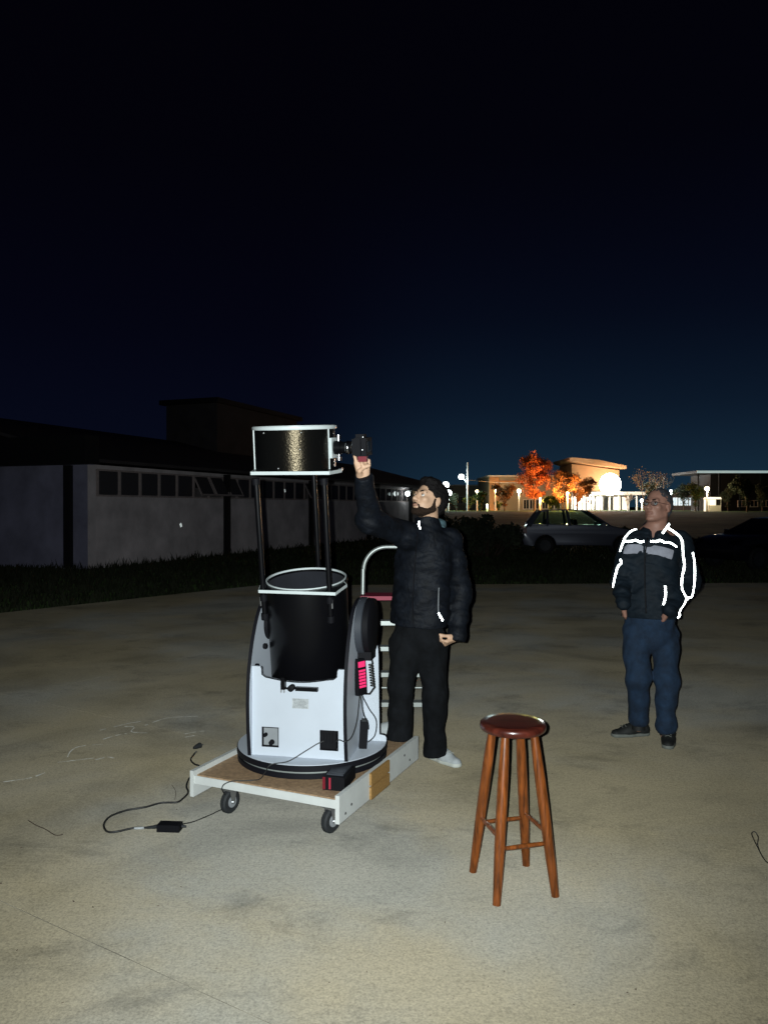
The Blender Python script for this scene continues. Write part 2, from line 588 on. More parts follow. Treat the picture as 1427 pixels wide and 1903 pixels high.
# ------------------------------------------------------------------ smooth bodies: blended distance fields meshed by surface nets
class Field:
    def __init__(self, lo, hi, h):
        self.lo, self.h = np.array(lo, np.float32), h
        self.n = np.maximum(8, np.ceil((np.array(hi) - np.array(lo)) / h).astype(int) + 1)
        self.g = np.full(self.n, 0.5, np.float32)

    def sub(self, lo, hi):
        a = np.clip(np.floor((np.array(lo) - self.lo) / self.h).astype(int), 0, self.n - 1)
        b = np.clip(np.ceil((np.array(hi) - self.lo) / self.h).astype(int) + 1, 1, self.n)
        sl = tuple(slice(int(x), int(max(y, x + 1))) for x, y in zip(a, b))
        ax = [self.lo[i] + self.h * np.arange(sl[i].start, sl[i].stop, dtype=np.float32) for i in range(3)]
        return sl, ax[0][:, None, None], ax[1][None, :, None], ax[2][None, None, :]

    def put(self, sl, d, k, op):
        g = self.g[sl]
        if op == 'u':
            h = np.clip(0.5 + 0.5 * (g - d) / k, 0, 1)
            self.g[sl] = g + (d - g) * h - k * h * (1 - h)
        else:
            d = -d
            h = np.clip(0.5 - 0.5 * (g - d) / k, 0, 1)
            self.g[sl] = g + (d - g) * h + k * h * (1 - h)

    def cone(self, a, b, ra, rb, k=0.02, op='u', axis=None, s=1.0):
        a, b = np.array(a, float), np.array(b, float)
        m = max(ra, rb) + k + 0.02
        sl, X, Y, Z = self.sub(np.minimum(a, b) - m, np.maximum(a, b) + m)
        ba = b - a
        px, py, pz = X - a[0], Y - a[1], Z - a[2]
        t = np.clip((px * ba[0] + py * ba[1] + pz * ba[2]) / max(1e-9, float(ba @ ba)), 0, 1)
        qx, qy, qz = px - t * ba[0], py - t * ba[1], pz - t * ba[2]
        d2 = qx * qx + qy * qy + qz * qz
        if axis is not None:
            ax = np.array(axis, float)
            ax /= np.linalg.norm(ax)
            c = qx * ax[0] + qy * ax[1] + qz * ax[2]
            d2 = d2 + c * c * (1 / (s * s) - 1)
        d = np.sqrt(d2) - (ra + (rb - ra) * t)
        if axis is not None:
            d = d * (0.5 + 0.5 * s)
        self.put(sl, d.astype(np.float32), k, op)

    def ell(self, c, r, A=None, k=0.02, op='u'):
        c, r = np.array(c, float), np.array(r, float)
        m = float(max(r)) + k + 0.01
        sl, X, Y, Z = self.sub(c - m, c + m)
        px, py, pz = X - c[0], Y - c[1], Z - c[2]
        if A is not None:
            A = np.array(A)
            l = [px * A[0][i] + py * A[1][i] + pz * A[2][i] for i in range(3)]
        else:
            l = [px + 0 * py + 0 * pz, py + 0 * px + 0 * pz, pz + 0 * px + 0 * py]
        k0 = np.sqrt(sum((l[i] / r[i]) ** 2 for i in range(3)))
        k1 = np.sqrt(sum((l[i] / r[i] ** 2) ** 2 for i in range(3)))
        d = k0 * (k0 - 1) / np.maximum(k1, 1e-6)
        self.put(sl, d.astype(np.float32), k, op)

    def cut(self, p, n, k=0.004):
        """keep the side n points away from"""
        sl, X, Y, Z = self.sub(self.lo, self.lo + self.h * self.n)
        n = np.array(n, float)
        n /= np.linalg.norm(n)
        d = (X - p[0]) * n[0] + (Y - p[1]) * n[1] + (Z - p[2]) * n[2]
        self.put(sl, (-d).astype(np.float32), k, 's')

    def wrinkle(self, amp, f, seed=0.0, stretch=(1, 1, 1)):
        sl, X, Y, Z = self.sub(self.lo, self.lo + self.h * self.n)
        X, Y, Z = X * stretch[0] * f + seed, Y * stretch[1] * f + seed * 1.7, Z * stretch[2] * f + seed * 0.6
        w = np.sin(X + 1.3 * np.sin(Y * 0.7 + Z * 0.9)) * np.sin(Z * 1.1 + 1.7 * np.sin(X * 0.6 - Y * 0.5)) + 0.5 * np.sin(
            2.1 * Y + 1.9 * Z + 1.5 * np.sin(1.3 * X + 0.4 * Z))
        self.g += (amp * w).astype(np.float32)

    def mesh(self, name, m, parent=None, origin=(0, 0, 0)):
        g = self.g.copy()
        for a in range(3):
            ix = [slice(None)] * 3
            for e_ in (0, -1):
                ix[a] = e_
                g[tuple(ix)] = np.maximum(g[tuple(ix)], 1e-3)
        s = g < 0
        nx, ny, nz = g.shape
        cnt = np.zeros((nx - 1, ny - 1, nz - 1), np.int8)
        for i in (0, 1):
            for j in (0, 1):
                for k in (0, 1):
                    cnt += s[i:nx - 1 + i, j:ny - 1 + j, k:nz - 1 + k]
        act = (cnt > 0) & (cnt < 8)
        idx = np.argwhere(act)
        vid = np.full(act.shape, -1, np.int64)
        vid[act] = np.arange(len(idx))
        pos = np.zeros((len(idx), 3))
        num = np.zeros(len(idx))
        C = [(i, j, k) for i in (0, 1) for j in (0, 1) for k in (0, 1)]
        for a in C:
            for b in C:
                if sum(b) - sum(a) == 1 and all(y >= x for x, y in zip(a, b)):
                    ga = g[idx[:, 0] + a[0], idx[:, 1] + a[1], idx[:, 2] + a[2]]
                    gb = g[idx[:, 0] + b[0], idx[:, 1] + b[1], idx[:, 2] + b[2]]
                    m_ = (ga < 0) != (gb < 0)
                    t = np.where(m_, ga / np.where(m_, ga - gb, 1), 0)
                    p = np.array(a) + (np.array(b) - np.array(a)) * t[:, None]
                    pos[m_] += p[m_]
                    num += m_
        V = self.lo + self.h * (idx + pos / np.maximum(num, 1)[:, None]) - np.array(origin)
        F = []
        for axis in range(3):
            a1, a2 = (axis + 1) % 3, (axis + 2) % 3
            lo_ = [slice(1, -1)] * 3
            hi_ = [slice(1, -1)] * 3
            lo_[axis], hi_[axis] = slice(0, -1), slice(1, None)
            A, B = s[tuple(lo_)], s[tuple(hi_)]
            e_ = np.argwhere(A != B)
            off = np.ones(3, int)
            off[axis] = 0
            ins = A[tuple(e_.T)]
            e_ = e_ + off
            q = []
            for d1, d2 in ((-1, -1), (0, -1), (0, 0), (-1, 0)):
                c = e_.copy()
                c[:, a1] += d1
                c[:, a2] += d2
                q.append(vid[tuple(c.T)])
            q = np.stack(q, 1)
            q[~ins] = q[~ins][:, ::-1]
            F.append(q)
        F = np.concatenate(F)
        F = F[(F >= 0).all(1)]
        me = bpy.data.meshes.new(name)
        me.vertices.add(len(V))
        me.vertices.foreach_set('co', V.astype(np.float32).ravel())
        me.loops.add(F.size)
        me.loops.foreach_set('vertex_index', F.astype(np.int32).ravel())
        me.polygons.add(len(F))
        me.polygons.foreach_set('loop_start', np.arange(0, F.size, 4, dtype=np.int32))
        me.update(calc_edges=True)
        return finish(name, me, m, parent, 180)


# ================================================================== THE SETTING
def gz(y):
    t = min(1.0, max(0.0, (y - 32.0) / 68.0))
    return -0.05 + 1.05 * t * t * (3 - 2 * t)


# lawn / terrain, one sheet out to the horizon
xs = sorted(set([-1500, -700, -350, -200] + list(range(-120, 241, 12)) + [300, 450, 800, 1600]))
ys = sorted(set([-60, -25] + list(np.arange(-10, 130, 4.0)) + [140, 160, 200, 260, 350, 500, 800, 1400, 2500]))
V, F = [], []
for y in ys:
    for x in xs:
        V.append((x, y, gz(y) + (0.05 * math.sin(x * 0.21 + y * 0.13) + 0.03 * math.sin(y * 0.5 - x * 0.1) if 34 < y < 95 else 0)))
W = len(xs)
for j in range(len(ys) - 1):
    for i in range(W - 1):
        a = j * W + i
        F.append((a, a + 1, a + W + 1, a + W))
tag(raw('lawn', V, F, 'lawn', smooth=60), None, None, kind='structure')

# the concrete yard: cast slabs that meet in joints
EDGE_A, EDGE_B = Vector((-19.6, -6.0)), Vector((-2.55, 15.3))
outline = [(-19.6, -6.0), (22, -6.0), (22, 16.6), (9, 15.9), (-2.55, 15.3)]
jd = Vector((0.855, -0.52)).normalized()
jn = Vector((0.52, 0.855)).normalized()
J1, J3 = Vector((-1.112, 2.783)), Vector((1.376, 3.616))
cuts = [jn.dot(J1), jn.dot(J3)]
GAP = 0.003
yard = empty('concrete_yard', (0, 0, 0))
tag(yard, None, None, kind='structure')


def slab(lo, hi, lo2=None, hi2=None):
    bm = new()
    vs = [bm.verts.new((x, y, 0)) for x, y in outline]
    bm.faces.new(vs)
    for val, sgn, n in ((lo, -1, jn), (hi, 1, jn), (lo2, -1, jd), (hi2, 1, jd)):
        if val is None:
            continue
        nn = Vector((n.x, n.y, 0)) * sgn
        bmesh.ops.bisect_plane(bm, geom=bm.verts[:] + bm.edges[:] + bm.faces[:], plane_co=nn * (val * sgn), plane_no=nn, clear_outer=True)
    r = bmesh.ops.extrude_face_region(bm, geom=bm.faces[:])
    bmesh.ops.translate(bm, verts=[v for v in r['geom'] if isinstance(v, bmesh.types.BMVert)], vec=(0, 0, -0.12))
    bmesh.ops.recalc_face_normals(bm, faces=bm.faces[:])
    return obj('slab', bm, 'concrete', yard, smooth=None)


c5 = jd.dot(Vector((-2.66, 7.03)))
slab(None, cuts[0] - GAP)
slab(cuts[0] + GAP, cuts[1] - GAP)
slab(cuts[1] + GAP, None, None, c5 - GAP)
slab(cuts[1] + GAP, None, c5 + GAP, None)
# the joints are packed with dirt almost flush
bm = new()
for p0, a, b, n in ((J1, -16, 16, jn), (J3, -16, 16, jn)):
    q0, q1 = p0 + jd * a, p0 + jd * b
    vs = [bm.verts.new((q.x, q.y, -0.0025)) for q in (q0 - n * GAP * 1.2, q1 - n * GAP * 1.2, q1 + n * GAP * 1.2, q0 + n * GAP * 1.2)]
    bm.faces.new(vs)
q0 = jd * c5 + jn * (cuts[1] + 0.01)
q1 = jd * c5 + jn * (cuts[1] + 14)
n = jd
bm.faces.new([bm.verts.new((q.x, q.y, -0.0025)) for q in (q0 + n * GAP * 1.2, q1 + n * GAP * 1.2, q1 - n * GAP * 1.2, q0 - n * GAP * 1.2)])
bmesh.ops.recalc_face_normals(bm, faces=bm.faces[:])
obj('joint_filler', bm, 'joint', yard, smooth=None)

# rough grass between the yard and the hall, and round the parked cars
C0 = Vector((-7.7, 19.8))
wdir = Vector((0.355, 0.935)).normalized()
gdir = Vector((-0.935, 0.355)).normalized()
edir = (EDGE_B - EDGE_A).normalized()
eout = Vector((-edir.y, edir.x))
rng = np.random.default_rng(5)
P = []
while len(P) < 52000:
    x, y = rng.uniform(-16, 16), rng.uniform(6, 40)
    p = Vector((x, y))
    if (p - EDGE_A).dot(eout) < 0.02 and y < 15.25 + (x + 2.55) * 0.055:
        continue
    w = (p - C0)
    if w.dot(gdir) > -0.05 and w.dot(wdir) > -0.05:
        continue
    if x > 12 and y < 17:
        continue
    dens = 1.0 / (1 + (max(0, y - 14) / 9) ** 2)
    if rng.random() < dens:
        P.append((x, y))
P = np.array(P)
n = len(P)
ang = rng.uniform(0, 2 * math.pi, n)
near_wall = np.exp(-np.abs((P[:, 0] - C0.x) * gdir.x + (P[:, 1] - C0.y) * gdir.y) / 1.1)
hgt = rng.uniform(0.03, 0.10, n) * (1 + 2.2 * near_wall * rng.random(n)) * (1 + 0.6 * (rng.random(n) > 0.93))
wid = 0.012 + 0.0012 * P[:, 1] * 0.5
base = np.array([gz(y) for y in P[:, 1]])
lean = rng.uniform(-0.6, 0.6, (n, 2)) * hgt[:, None]
A = np.stack([P[:, 0] - np.cos(ang) * wid, P[:, 1] - np.sin(ang) * wid, base], 1)
B = np.stack([P[:, 0] + np.cos(ang) * wid, P[:, 1] + np.sin(ang) * wid, base], 1)
T_ = np.stack([P[:, 0] + lean[:, 0], P[:, 1] + lean[:, 1], base + hgt + 0.03], 1)
V = np.stack([A, B, T_], 1).reshape(-1, 3)
F = np.arange(3 * n).reshape(-1, 3)
tag(raw('grass', V.tolist(), F.tolist(), 'grass'), 'rough dark grass between the concrete yard and the long hall', 'grass', kind='stuff')

# faint chalk scribbles on the concrete
scrib = empty('chalk_scribble', (0, 0, 0))
tag(scrib, 'faint white chalk scribbles scratched on the concrete left of the trolley', 'chalk marks')


def stroke(pix, w=0.006):
    bm = new()
    pts = [at(px, py, 1) for px, py in pix]
    pts = [Vector((p.x, p.y, 0)) * 0 + Vector((0, 0, CAM_H)) + (p - Vector((0, 0, CAM_H))) * (CAM_H / (CAM_H - p.z)) for p in pts]
    pts = smoothpath(pts, 4)
    prev = None
    for i, p in enumerate(pts):
        d = (pts[min(i + 1, len(pts) - 1)] - pts[max(i - 1, 0)]).normalized()
        s = Vector((-d.y, d.x, 0)) * w * random.uniform(0.35, 1.3)
        cur = (bm.verts.new((p.x + s.x, p.y + s.y, 0.004)), bm.verts.new((p.x - s.x, p.y - s.y, 0.004)))
        if prev and random.random() < 0.86:
            bm.faces.new((prev[0], prev[1], cur[1], cur[0]))
        prev = cur
    obj('chalk_line', bm, 'chalk', scrib, smooth=None)


for pix in ([(126, 1408), (133, 1396), (150, 1388), (192, 1384)], [(108, 1418), (140, 1414), (175, 1410)], [(178, 1413), (200, 1408), (212, 1410)],
            [(192, 1375), (215, 1368), (236, 1364)], [(212, 1352), (240, 1345), (262, 1342)], [(270, 1349), (300, 1338), (322, 1334), (368, 1332)],
            [(232, 1351), (250, 1352), (245, 1361), (275, 1363)], [(344, 1365), (365, 1361), (384, 1359)], [(345, 1371), (362, 1368)],
            [(2, 1455), (30, 1451), (60, 1446), (84, 1437)], [(186, 1358), (200, 1355)]):
    stroke(pix)

# ------------------------------------------------------------------ the long dark hall on the left
hall = empty('long_hall', (C0.x, C0.y, 0), math.atan2(wdir.y, wdir.x))
tag(hall, 'long low hall with a strip of small windows under its dark roof', 'building')
L, SILL, HEAD, EAVE = 33.0, 1.86, 2.60, 2.70
bm = new()
box(bm, (L / 2 + 0.1, 0.1, SILL / 2 - 0.1), (L - 0.2, 0.2, SILL + 0.2))
box(bm, (L / 2 + 0.1, 0.1, (HEAD + EAVE) / 2), (L - 0.2, 0.2, EAVE - HEAD))
obj('wall', bm, 'hall_wall', hall)
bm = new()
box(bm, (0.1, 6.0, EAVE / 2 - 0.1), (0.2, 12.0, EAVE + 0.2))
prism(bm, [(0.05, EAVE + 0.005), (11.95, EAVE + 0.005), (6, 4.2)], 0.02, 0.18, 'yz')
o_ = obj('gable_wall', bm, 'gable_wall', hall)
o_['label'] = 'bluish end wall of the long hall'
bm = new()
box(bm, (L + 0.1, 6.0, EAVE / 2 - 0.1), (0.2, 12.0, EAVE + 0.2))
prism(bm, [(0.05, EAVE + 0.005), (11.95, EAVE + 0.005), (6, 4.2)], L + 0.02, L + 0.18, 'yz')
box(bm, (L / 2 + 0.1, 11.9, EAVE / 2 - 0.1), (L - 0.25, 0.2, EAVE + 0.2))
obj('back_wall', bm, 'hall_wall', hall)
bm = new()
for y0, y1 in ((-0.45, 6.0), (12.45, 6.0)):
    z0, z1 = EAVE + 0.03, 4.36
    p = [(y0, z0), (y1, z1), (y1, z1 + 0.09), (y0, z0 + 0.09)]
    prism(bm, p, -0.35, L + 0.5, 'yz')
obj('roof', bm, 'roof_dark', hall, smooth=None)
bm = new()
for k in range(50):
    x = -0.2 + k * 0.68
    box(bm, (x, 0, 0), (0.05, 6.6, 0.03), Matrix.Translation((0, 2.78, 3.595)) @ Matrix.Rotation(math.atan2(4.36 - EAVE - 0.03, 6.45), 4, 'X'))
o_ = obj('roof_rib', bm, 'roof_dark', hall, smooth=None)
o_['kind'] = 'stuff'
bm = new()
box(bm, (-0.42, 5.8, 3.04), (0.5, 12.6, 0.72))
obj('fascia', bm, 'fascia_dark', hall)
bm = new()
box(bm, (15.8, 5.3, 4.75), (7.4, 2.6, 2.6))
obj('roof_monitor', bm, 'roof_dark', hall)
bm = new()
box(bm, (15.8, 5.3, 6.15), (7.9, 3.0, 0.2))
obj('monitor_roof', bm, 'fascia_dark', hall)
for y, x in ((0.62, -0.06), (6.3, -0.06)):
    bm = new()
    box(bm, (x, y, 1.33), (0.12, 0.22, 2.7))
    obj('pillar', bm, 'fascia_dark', hall)
for k in range(1, 6):
    bm = new()
    box(bm, (6.45 * k, -0.09, 1.33), (0.17, 0.18, 2.7))
    obj('pillar', bm, 'fascia_dark', hall)
bm = new()
box(bm, (0.09, -0.03, 1.33), (0.24, 0.06, 2.7))
obj('corner_strip', bm, 'hall_wall', hall)
# windows: a frame with one top-hung pane each, a few of them propped open
WP = 0.868
i = 0
x = 0.36
while x + WP < L - 0.2:
    bm = new()
    w, h = WP - 0.004, HEAD - SILL
    for cx, cz, sx, sz in ((0.03, h / 2, 0.06, h), (w / 2, h - 0.025, w - 0.12, 0.05), (w / 2, 0.025, w - 0.12, 0.05)):
        box(bm, (cx, 0.0, cz), (sx, 0.09, sz))
    fr = obj('window', bm, 'window_frame', hall)
    fr.location = (x, 0.07, SILL)
    bm = new()
    box(bm, (0, 0, -(h - 0.12) / 2), (w - 0.1, 0.008, h - 0.12))
    pn = obj('pane', bm, 'pane', fr)
    pn.location = (w / 2 + 0.03, 0.0, h - 0.055)
    if i in (5, 6, 7, 14, 15, 22):
        bm = new()
        for sx in (-1, 1):
            box(bm, (sx * (w / 2 - 0.06), 0, -(h - 0.1) / 2), (0.05, 0.035, h - 0.1))
        box(bm, (0, 0, -(h - 0.1)), (w - 0.07, 0.035, 0.05))
        sh = obj('sash', bm, 'window_frame', fr)
        sh.location = pn.location
        sh.rotation_euler.x = pn.rotation_euler.x = -R(27)
    i += 1
    x += WP


def on_hall(x, y, z):
    p = C0 + wdir * x + gdir * y
    return Vector((p.x, p.y, z))


# a lit lamp under the eave near the far end, a small reflector on the wall, and a tag imitating a reflection in a pane
lp = on_hall(24.7, -0.28, 2.33)
wl = empty('wall_lamp', lp)
tag(wl, 'small white lamp shining under the eave near the far end of the hall', 'lamp')
bm = new()
ball(bm, (0, 0, 0), 0.14)
obj('globe', bm, 'lamp_white', wl, smooth=180)
bm = new()
box(bm, (0.12, 0.05, 0.16), (0.18, 0.2, 0.06))
obj('bracket', bm, 'pole_metal', wl)
point_lamp(lp + Vector((0.28, -0.15, -0.02)), 1.5, (0.8, 1, 0.98), 0.1)
for hx, hz, lab in ((3.95, 1.02, 'tiny white tag glinting on the hall wall below the windows'),
                    (10.7, 2.22, 'tiny tag added as a lamp reflection among the hall windows behind the telescope')):
    p = on_hall(hx, -0.02, hz)
    bm = new()
    box(bm, (0, 0, 0), (0.075, 0.014, 0.115))
    o_ = obj('glint_tag', bm, 'retro', None)
    o_.location = p
    o_.rotation_euler = (0, R(-25), math.atan2(wdir.y, wdir.x))
    tag(o_, lab, 'tag')


# ------------------------------------------------------------------ vegetation
def foliage(name, centers, radii, count, leaf, m, parent, seed=0, flat=0.9):
    r = np.random.default_rng(seed)
    centers, radii = np.array(centers, float), np.array(radii, float)
    pick = r.integers(0, len(centers), count)
    d = r.normal(size=(count, 3))
    d /= np.linalg.norm(d, axis=1)[:, None]
    rad = radii[pick] * (r.random(count) ** 0.45)
    d[:, 2] *= flat
    c = centers[pick] + d * rad[:, None]
    a = r.normal(size=(count, 3))
    a /= np.linalg.norm(a, axis=1)[:, None]
    b = np.cross(a, r.normal(size=(count, 3)))
    b /= np.linalg.norm(b, axis=1)[:, None]
    s = leaf * r.uniform(0.6, 1.4, count)[:, None]
    V = np.stack([c - a * s, c + b * s * 0.5, c + a * s, c - b * s * 0.5], 1).reshape(-1, 3)
    return raw(name, V.tolist(), np.arange(4 * count).reshape(-1, 4).tolist(), m, parent)


def limbs(bm, p, d, length, rad, depth, tips, rnd, spread=0.6):
    q = p + d * length
    mid = p + d * length * 0.5 + Vector((rnd.uniform(-1, 1), rnd.uniform(-1, 1), 0)) * length * 0.05
    tube(bm, [p, mid, q], [rad, rad * 0.82, rad * 0.62], 6)
    if depth == 0:
        tips.append(q)
        return
    for k in range(rnd.choice((2, 3, 3))):
        a = rnd.uniform(0, 2 * math.pi)
        u, v = ring_frame(d)
        nd = (d + (u * math.cos(a) + v * math.sin(a)) * rnd.uniform(0.35, 1) * spread + Vector((0, 0, 0.12))).normalized()
        limbs(bm, q, nd, length * rnd.uniform(0.62, 0.86), rad * 0.6, depth - 1, tips, rnd, spread)
        if depth > 1:
            tips.append(q)


def tree(loc, h, label, leafmat, n, leaf, seed, name='tree', barkm='bark', spread=0.6, trunk_frac=0.28, crown=0.13, group=None, depth=4, fill=0):
    rnd = random.Random(seed)
    t = empty(name, loc)
    bm = new()
    tips = []
    limbs(bm, Vector((0, 0, -0.2)), Vector((rnd.uniform(-.05, .05), rnd.uniform(-.05, .05), 1)).normalized(), h * trunk_frac, h * 0.022, depth, tips, rnd, spread)
    top = max(p.z for p in tips)
    k = h / (top + h * crown * 0.5)
    for v in bm.verts:
        v.co *= k
    obj('trunk', bm, barkm, t, smooth=60)
    if n:
        cs = [tuple(p * k) for p in tips]
        for _ in range(fill):
            a, u, v = rnd.uniform(0, 2 * math.pi), rnd.random() ** 0.5, rnd.uniform(-1, 1)
            q = math.sqrt(1 - v * v) * u
            cs.append((h * 0.30 * q * math.cos(a), h * 0.30 * q * math.sin(a), h * (0.58 + 0.33 * v)))
        foliage('crown', cs, [h * crown * rnd.uniform(0.5, 1.2) for _ in cs], n, leaf, leafmat, t, seed)
    tag(t, label, 'tree', group)
    return t


def ground_at(px, d):
    p = at(px, 942, d)
    return Vector((p.x, p.y, gz(d)))


tree(ground_at(992, 112), 8.6, 'bright orange autumn tree in front of the beige building', 'leaf_orange', 15000, 0.105, 11, name='autumn_tree', spread=0.55, trunk_frac=0.30, crown=0.085, depth=4, fill=70)
tree(ground_at(937, 108), 3.9, 'low dark spreading tree before the beige building left of the orange tree', 'leaf_brown', 4000, 0.105, 5, spread=0.9, trunk_frac=0.22)
tree(ground_at(1046, 110), 6.0, 'brown leafy tree between the orange tree and the slant roofed building', 'leaf_brown', 6000, 0.11, 8, spread=0.6, fill=25)
tree(ground_at(1094, 106), 4.6, 'small russet tree in front of the bright glass entrance', 'leaf_brown', 3000, 0.095, 21, spread=0.6, trunk_frac=0.35)
tree(ground_at(1022, 106), 2.2, 'low floodlit green shrubby tree under the orange tree', 'leaf_green', 4000, 0.095, 31, spread=0.9, trunk_frac=0.2)
tree(ground_at(893, 104), 2.9, 'small green tree lit beside the pale lamp pole', 'leaf_green', 3500, 0.09, 41, spread=0.8, trunk_frac=0.2)
tree(ground_at(848, 108), 2.6, 'small dark round tree left of the pale lamp pole', 'leaf_dark', 3500, 0.095, 43, spread=0.8, trunk_frac=0.2)
tree(ground_at(1196, 108), 6.3, 'pale bare branched tree right of the floodlight', 'twig', 260, 0.10, 51, name='bare_tree', barkm='twig', spread=0.5, trunk_frac=0.3, depth=5)
tree(ground_at(1226, 112), 5.9, 'grey bare tree rising behind the older man', 'twig', 260, 0.10, 57, name='bare_tree', barkm='twig', spread=0.55, trunk_frac=0.3, depth=5)
tree(ground_at(1387, 96), 4.4, 'dark leafy tree under the long white canopy', 'leaf_dark', 6000, 0.105, 61, spread=0.75, trunk_frac=0.25)
tree(ground_at(1292, 104), 3.9, 'yellow green tree behind the lit tent', 'leaf_green', 3500, 0.095, 66, spread=0.7, trunk_frac=0.25)

for k, (px, d_, h_, lm, lab) in enumerate((
        (926, 117, 1.5, 'leaf_green', 'low green shrub tree against the orange lit end of the beige building'),
        (1038, 116, 2.0, 'leaf_green', 'lit green shrub tree left of the entrance building corner'),
        (1072, 114, 3.4, 'leaf_brown', 'brown tree right in front of the orange tower wall'),
        (1166, 112, 3.0, 'twig', 'thin pale leafless sapling right beside the floodlight mast'),
        (1210, 118, 4.6, 'leaf_dark', 'dark tree standing between the two bare trees'),
        (1270, 122, 4.4, 'leaf_dark', 'dark tree above the glazed kiosk'),
        (1352, 104, 3.2, 'leaf_dark', 'dark small tree right of the lit tent'),
        (1415, 100, 3.6, 'leaf_dark', 'dark tree at the right edge under the canopy'),
        (872, 120, 2.3, 'leaf_green', 'green tree right behind the pale lamp pole'))):
    tree(ground_at(px, d_), h_, lab, lm, 200 if lm == 'twig' else 3500, 0.09, 200 + k, spread=0.75, trunk_frac=0.25, barkm='twig' if lm == 'twig' else 'bark')


def bush(px, d, h, w, n, leaf, label, seed, m='leaf_dark', cat='bush', name='bush'):
    p = ground_at(px, d)
    t = empty(name, p)
    rnd = random.Random(seed)
    cs, rs = [], []
    bm = new()
    for k in range(16):
        x, y = rnd.uniform(-w, w), rnd.uniform(-w, w) * 0.6
        z = h * rnd.uniform(0.25, 0.85) * (1 - 0.45 * (x / w) ** 2)
        cs.append((x, y, z))
        rs.append(h * rnd.uniform(0.18, 0.32))
        tube(bm, [(x * 0.3, y * 0.3, -0.05), (x * 0.7, y * 0.7, z * 0.5), (x, y, z)], [0.02, 0.014, 0.006], 5)
    obj('stem', bm, 'bark', t)
    foliage('foliage', cs, rs, n, leaf, m, t, seed)
    tag(t, label, cat)
    return t


bush(846, 26, 1.42, 1.1, 2200, 0.075, 'dark bush right behind the shoulder of the young man', 3)
bush(905, 25, 1.38, 1.0, 2200, 0.075, 'dark broad leaved bush in front of the lit beige building', 4)
bush(945, 29, 0.95, 0.8, 1500, 0.070, 'low dark bush beside the tail of the silver car', 6)
bush(768, 30, 1.0, 1.2, 1400, 0.07, 'dark bush at the foot of the hall wall behind the young man', 9)
bush(1143, 36, 0.8, 1.3, 1200, 0.07, 'low dark bush behind the bonnet of the silver car', 10)


# ------------------------------------------------------------------ lit campus buildings far off
def building(px0, px1, pytop, d, depth, m, name, label, cat='building'):
    a, b = ground_at(px0, d), ground_at(px1, d)
    top = at(px0, pytop, d).z
    t = empty(name, ((a.x + b.x) / 2, d, a.z))
    t['label'], t['category'] = label, cat
    w, h = b.x - a.x, top - a.z
    bm = new()
    box(bm, (0, depth / 2, h / 2 - 0.2), (w, depth, h + 0.4))
    obj('wall', bm, m, t)
    bm = new()
    box(bm, (0, depth / 2, h + 0.12), (w + 0.5, depth + 0.5, 0.22))
    obj('roof', bm, 'fac_white', t)
    return t, w, h


def windows(t, xs_, z0, z1, y, w, m='dark_win', frame='fac_white'):
    for x in xs_:
        bm = new()
        for cx, cz, sx, sz in ((-w / 2, 0, .08, z1 - z0 + .08), (w / 2, 0, .08, z1 - z0 + .08), (0, (z1 - z0) / 2, w - .08, .08), (0, -(z1 - z0) / 2, w - .08, .08),
                               (0, 0, .05, z1 - z0 - .08)):
            box(bm, (cx, 0, cz), (sx, 0.12, sz))
        fr = obj('window', bm, frame, t)
        fr.location = (x, y, (z0 + z1) / 2)
        bm = new()
        box(bm, (0, 0.0, 0), (w - 0.08, 0.04, z1 - z0 - .08))
        obj('pane', bm, m, fr)


t, w, h = building(908, 1062, 886, 122, 14, 'fac_beige', 'beige_building', 'beige block with orange lit end behind the orange tree')
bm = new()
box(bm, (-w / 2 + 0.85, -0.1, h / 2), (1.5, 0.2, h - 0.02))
obj('pilaster', bm, 'fac_orange', t)  # orange lamplight on this end put into its colour
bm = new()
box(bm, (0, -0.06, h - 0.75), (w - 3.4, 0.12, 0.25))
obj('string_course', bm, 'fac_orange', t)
windows(t, [w * (-0.05 + 0.075 * k) for k in range(6)], 0.25, 1.75, -0.03, 0.9)
t, w, h = building(812, 930, 903, 150, 10, 'fac_beige', 'low_building', 'low pale building far behind the pale lamp pole')
windows(t, [w * (-0.4 + 0.13 * k) for k in range(7)], 1.2, 2.6, -0.03, 1.2)

# the slant-roofed ochre building with a bright entrance
d = 128
a, b = ground_at(1060, d), ground_at(1186, d)
t = empty('entrance_building', ((a.x + b.x) / 2, d, a.z))
tag(t, 'ochre building with a rising slanted roof above a brightly lit glass entrance', 'building')
w = b.x - a.x
zt = lambda px, py: at(px, py, d).z - a.z
bm = new()
x0, x1 = at(1062, 900, d).x - t.location.x, at(1150, 900, d).x - t.location.x
prism(bm, [(x0, zt(0, 912)), (x1, zt(0, 912)), (x1, zt(0, 874)), (x0, zt(0, 862))], 0.0, 9.0, 'xz')
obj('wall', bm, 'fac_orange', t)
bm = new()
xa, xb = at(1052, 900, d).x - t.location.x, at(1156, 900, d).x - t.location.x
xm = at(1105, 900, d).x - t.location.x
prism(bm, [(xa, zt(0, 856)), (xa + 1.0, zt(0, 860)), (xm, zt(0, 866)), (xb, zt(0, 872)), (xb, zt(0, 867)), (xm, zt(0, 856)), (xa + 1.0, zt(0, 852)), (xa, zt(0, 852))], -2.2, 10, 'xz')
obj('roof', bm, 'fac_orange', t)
bm = new()
box(bm, (0.5, 4.5, zt(0, 917)), (w + 1.0, 10.5, 0.55))
obj('canopy', bm, 'fac_white', t)
for k in range(8):
    x = -w / 2 + 0.4 + (w - 0.8) * k / 7
    bm = new()
    tube(bm, [(x, -0.3, -0.3), (x, -0.3, zt(0, 921))], 0.16, 8)
    obj('column', bm, 'fac_white', t)
bm = new()
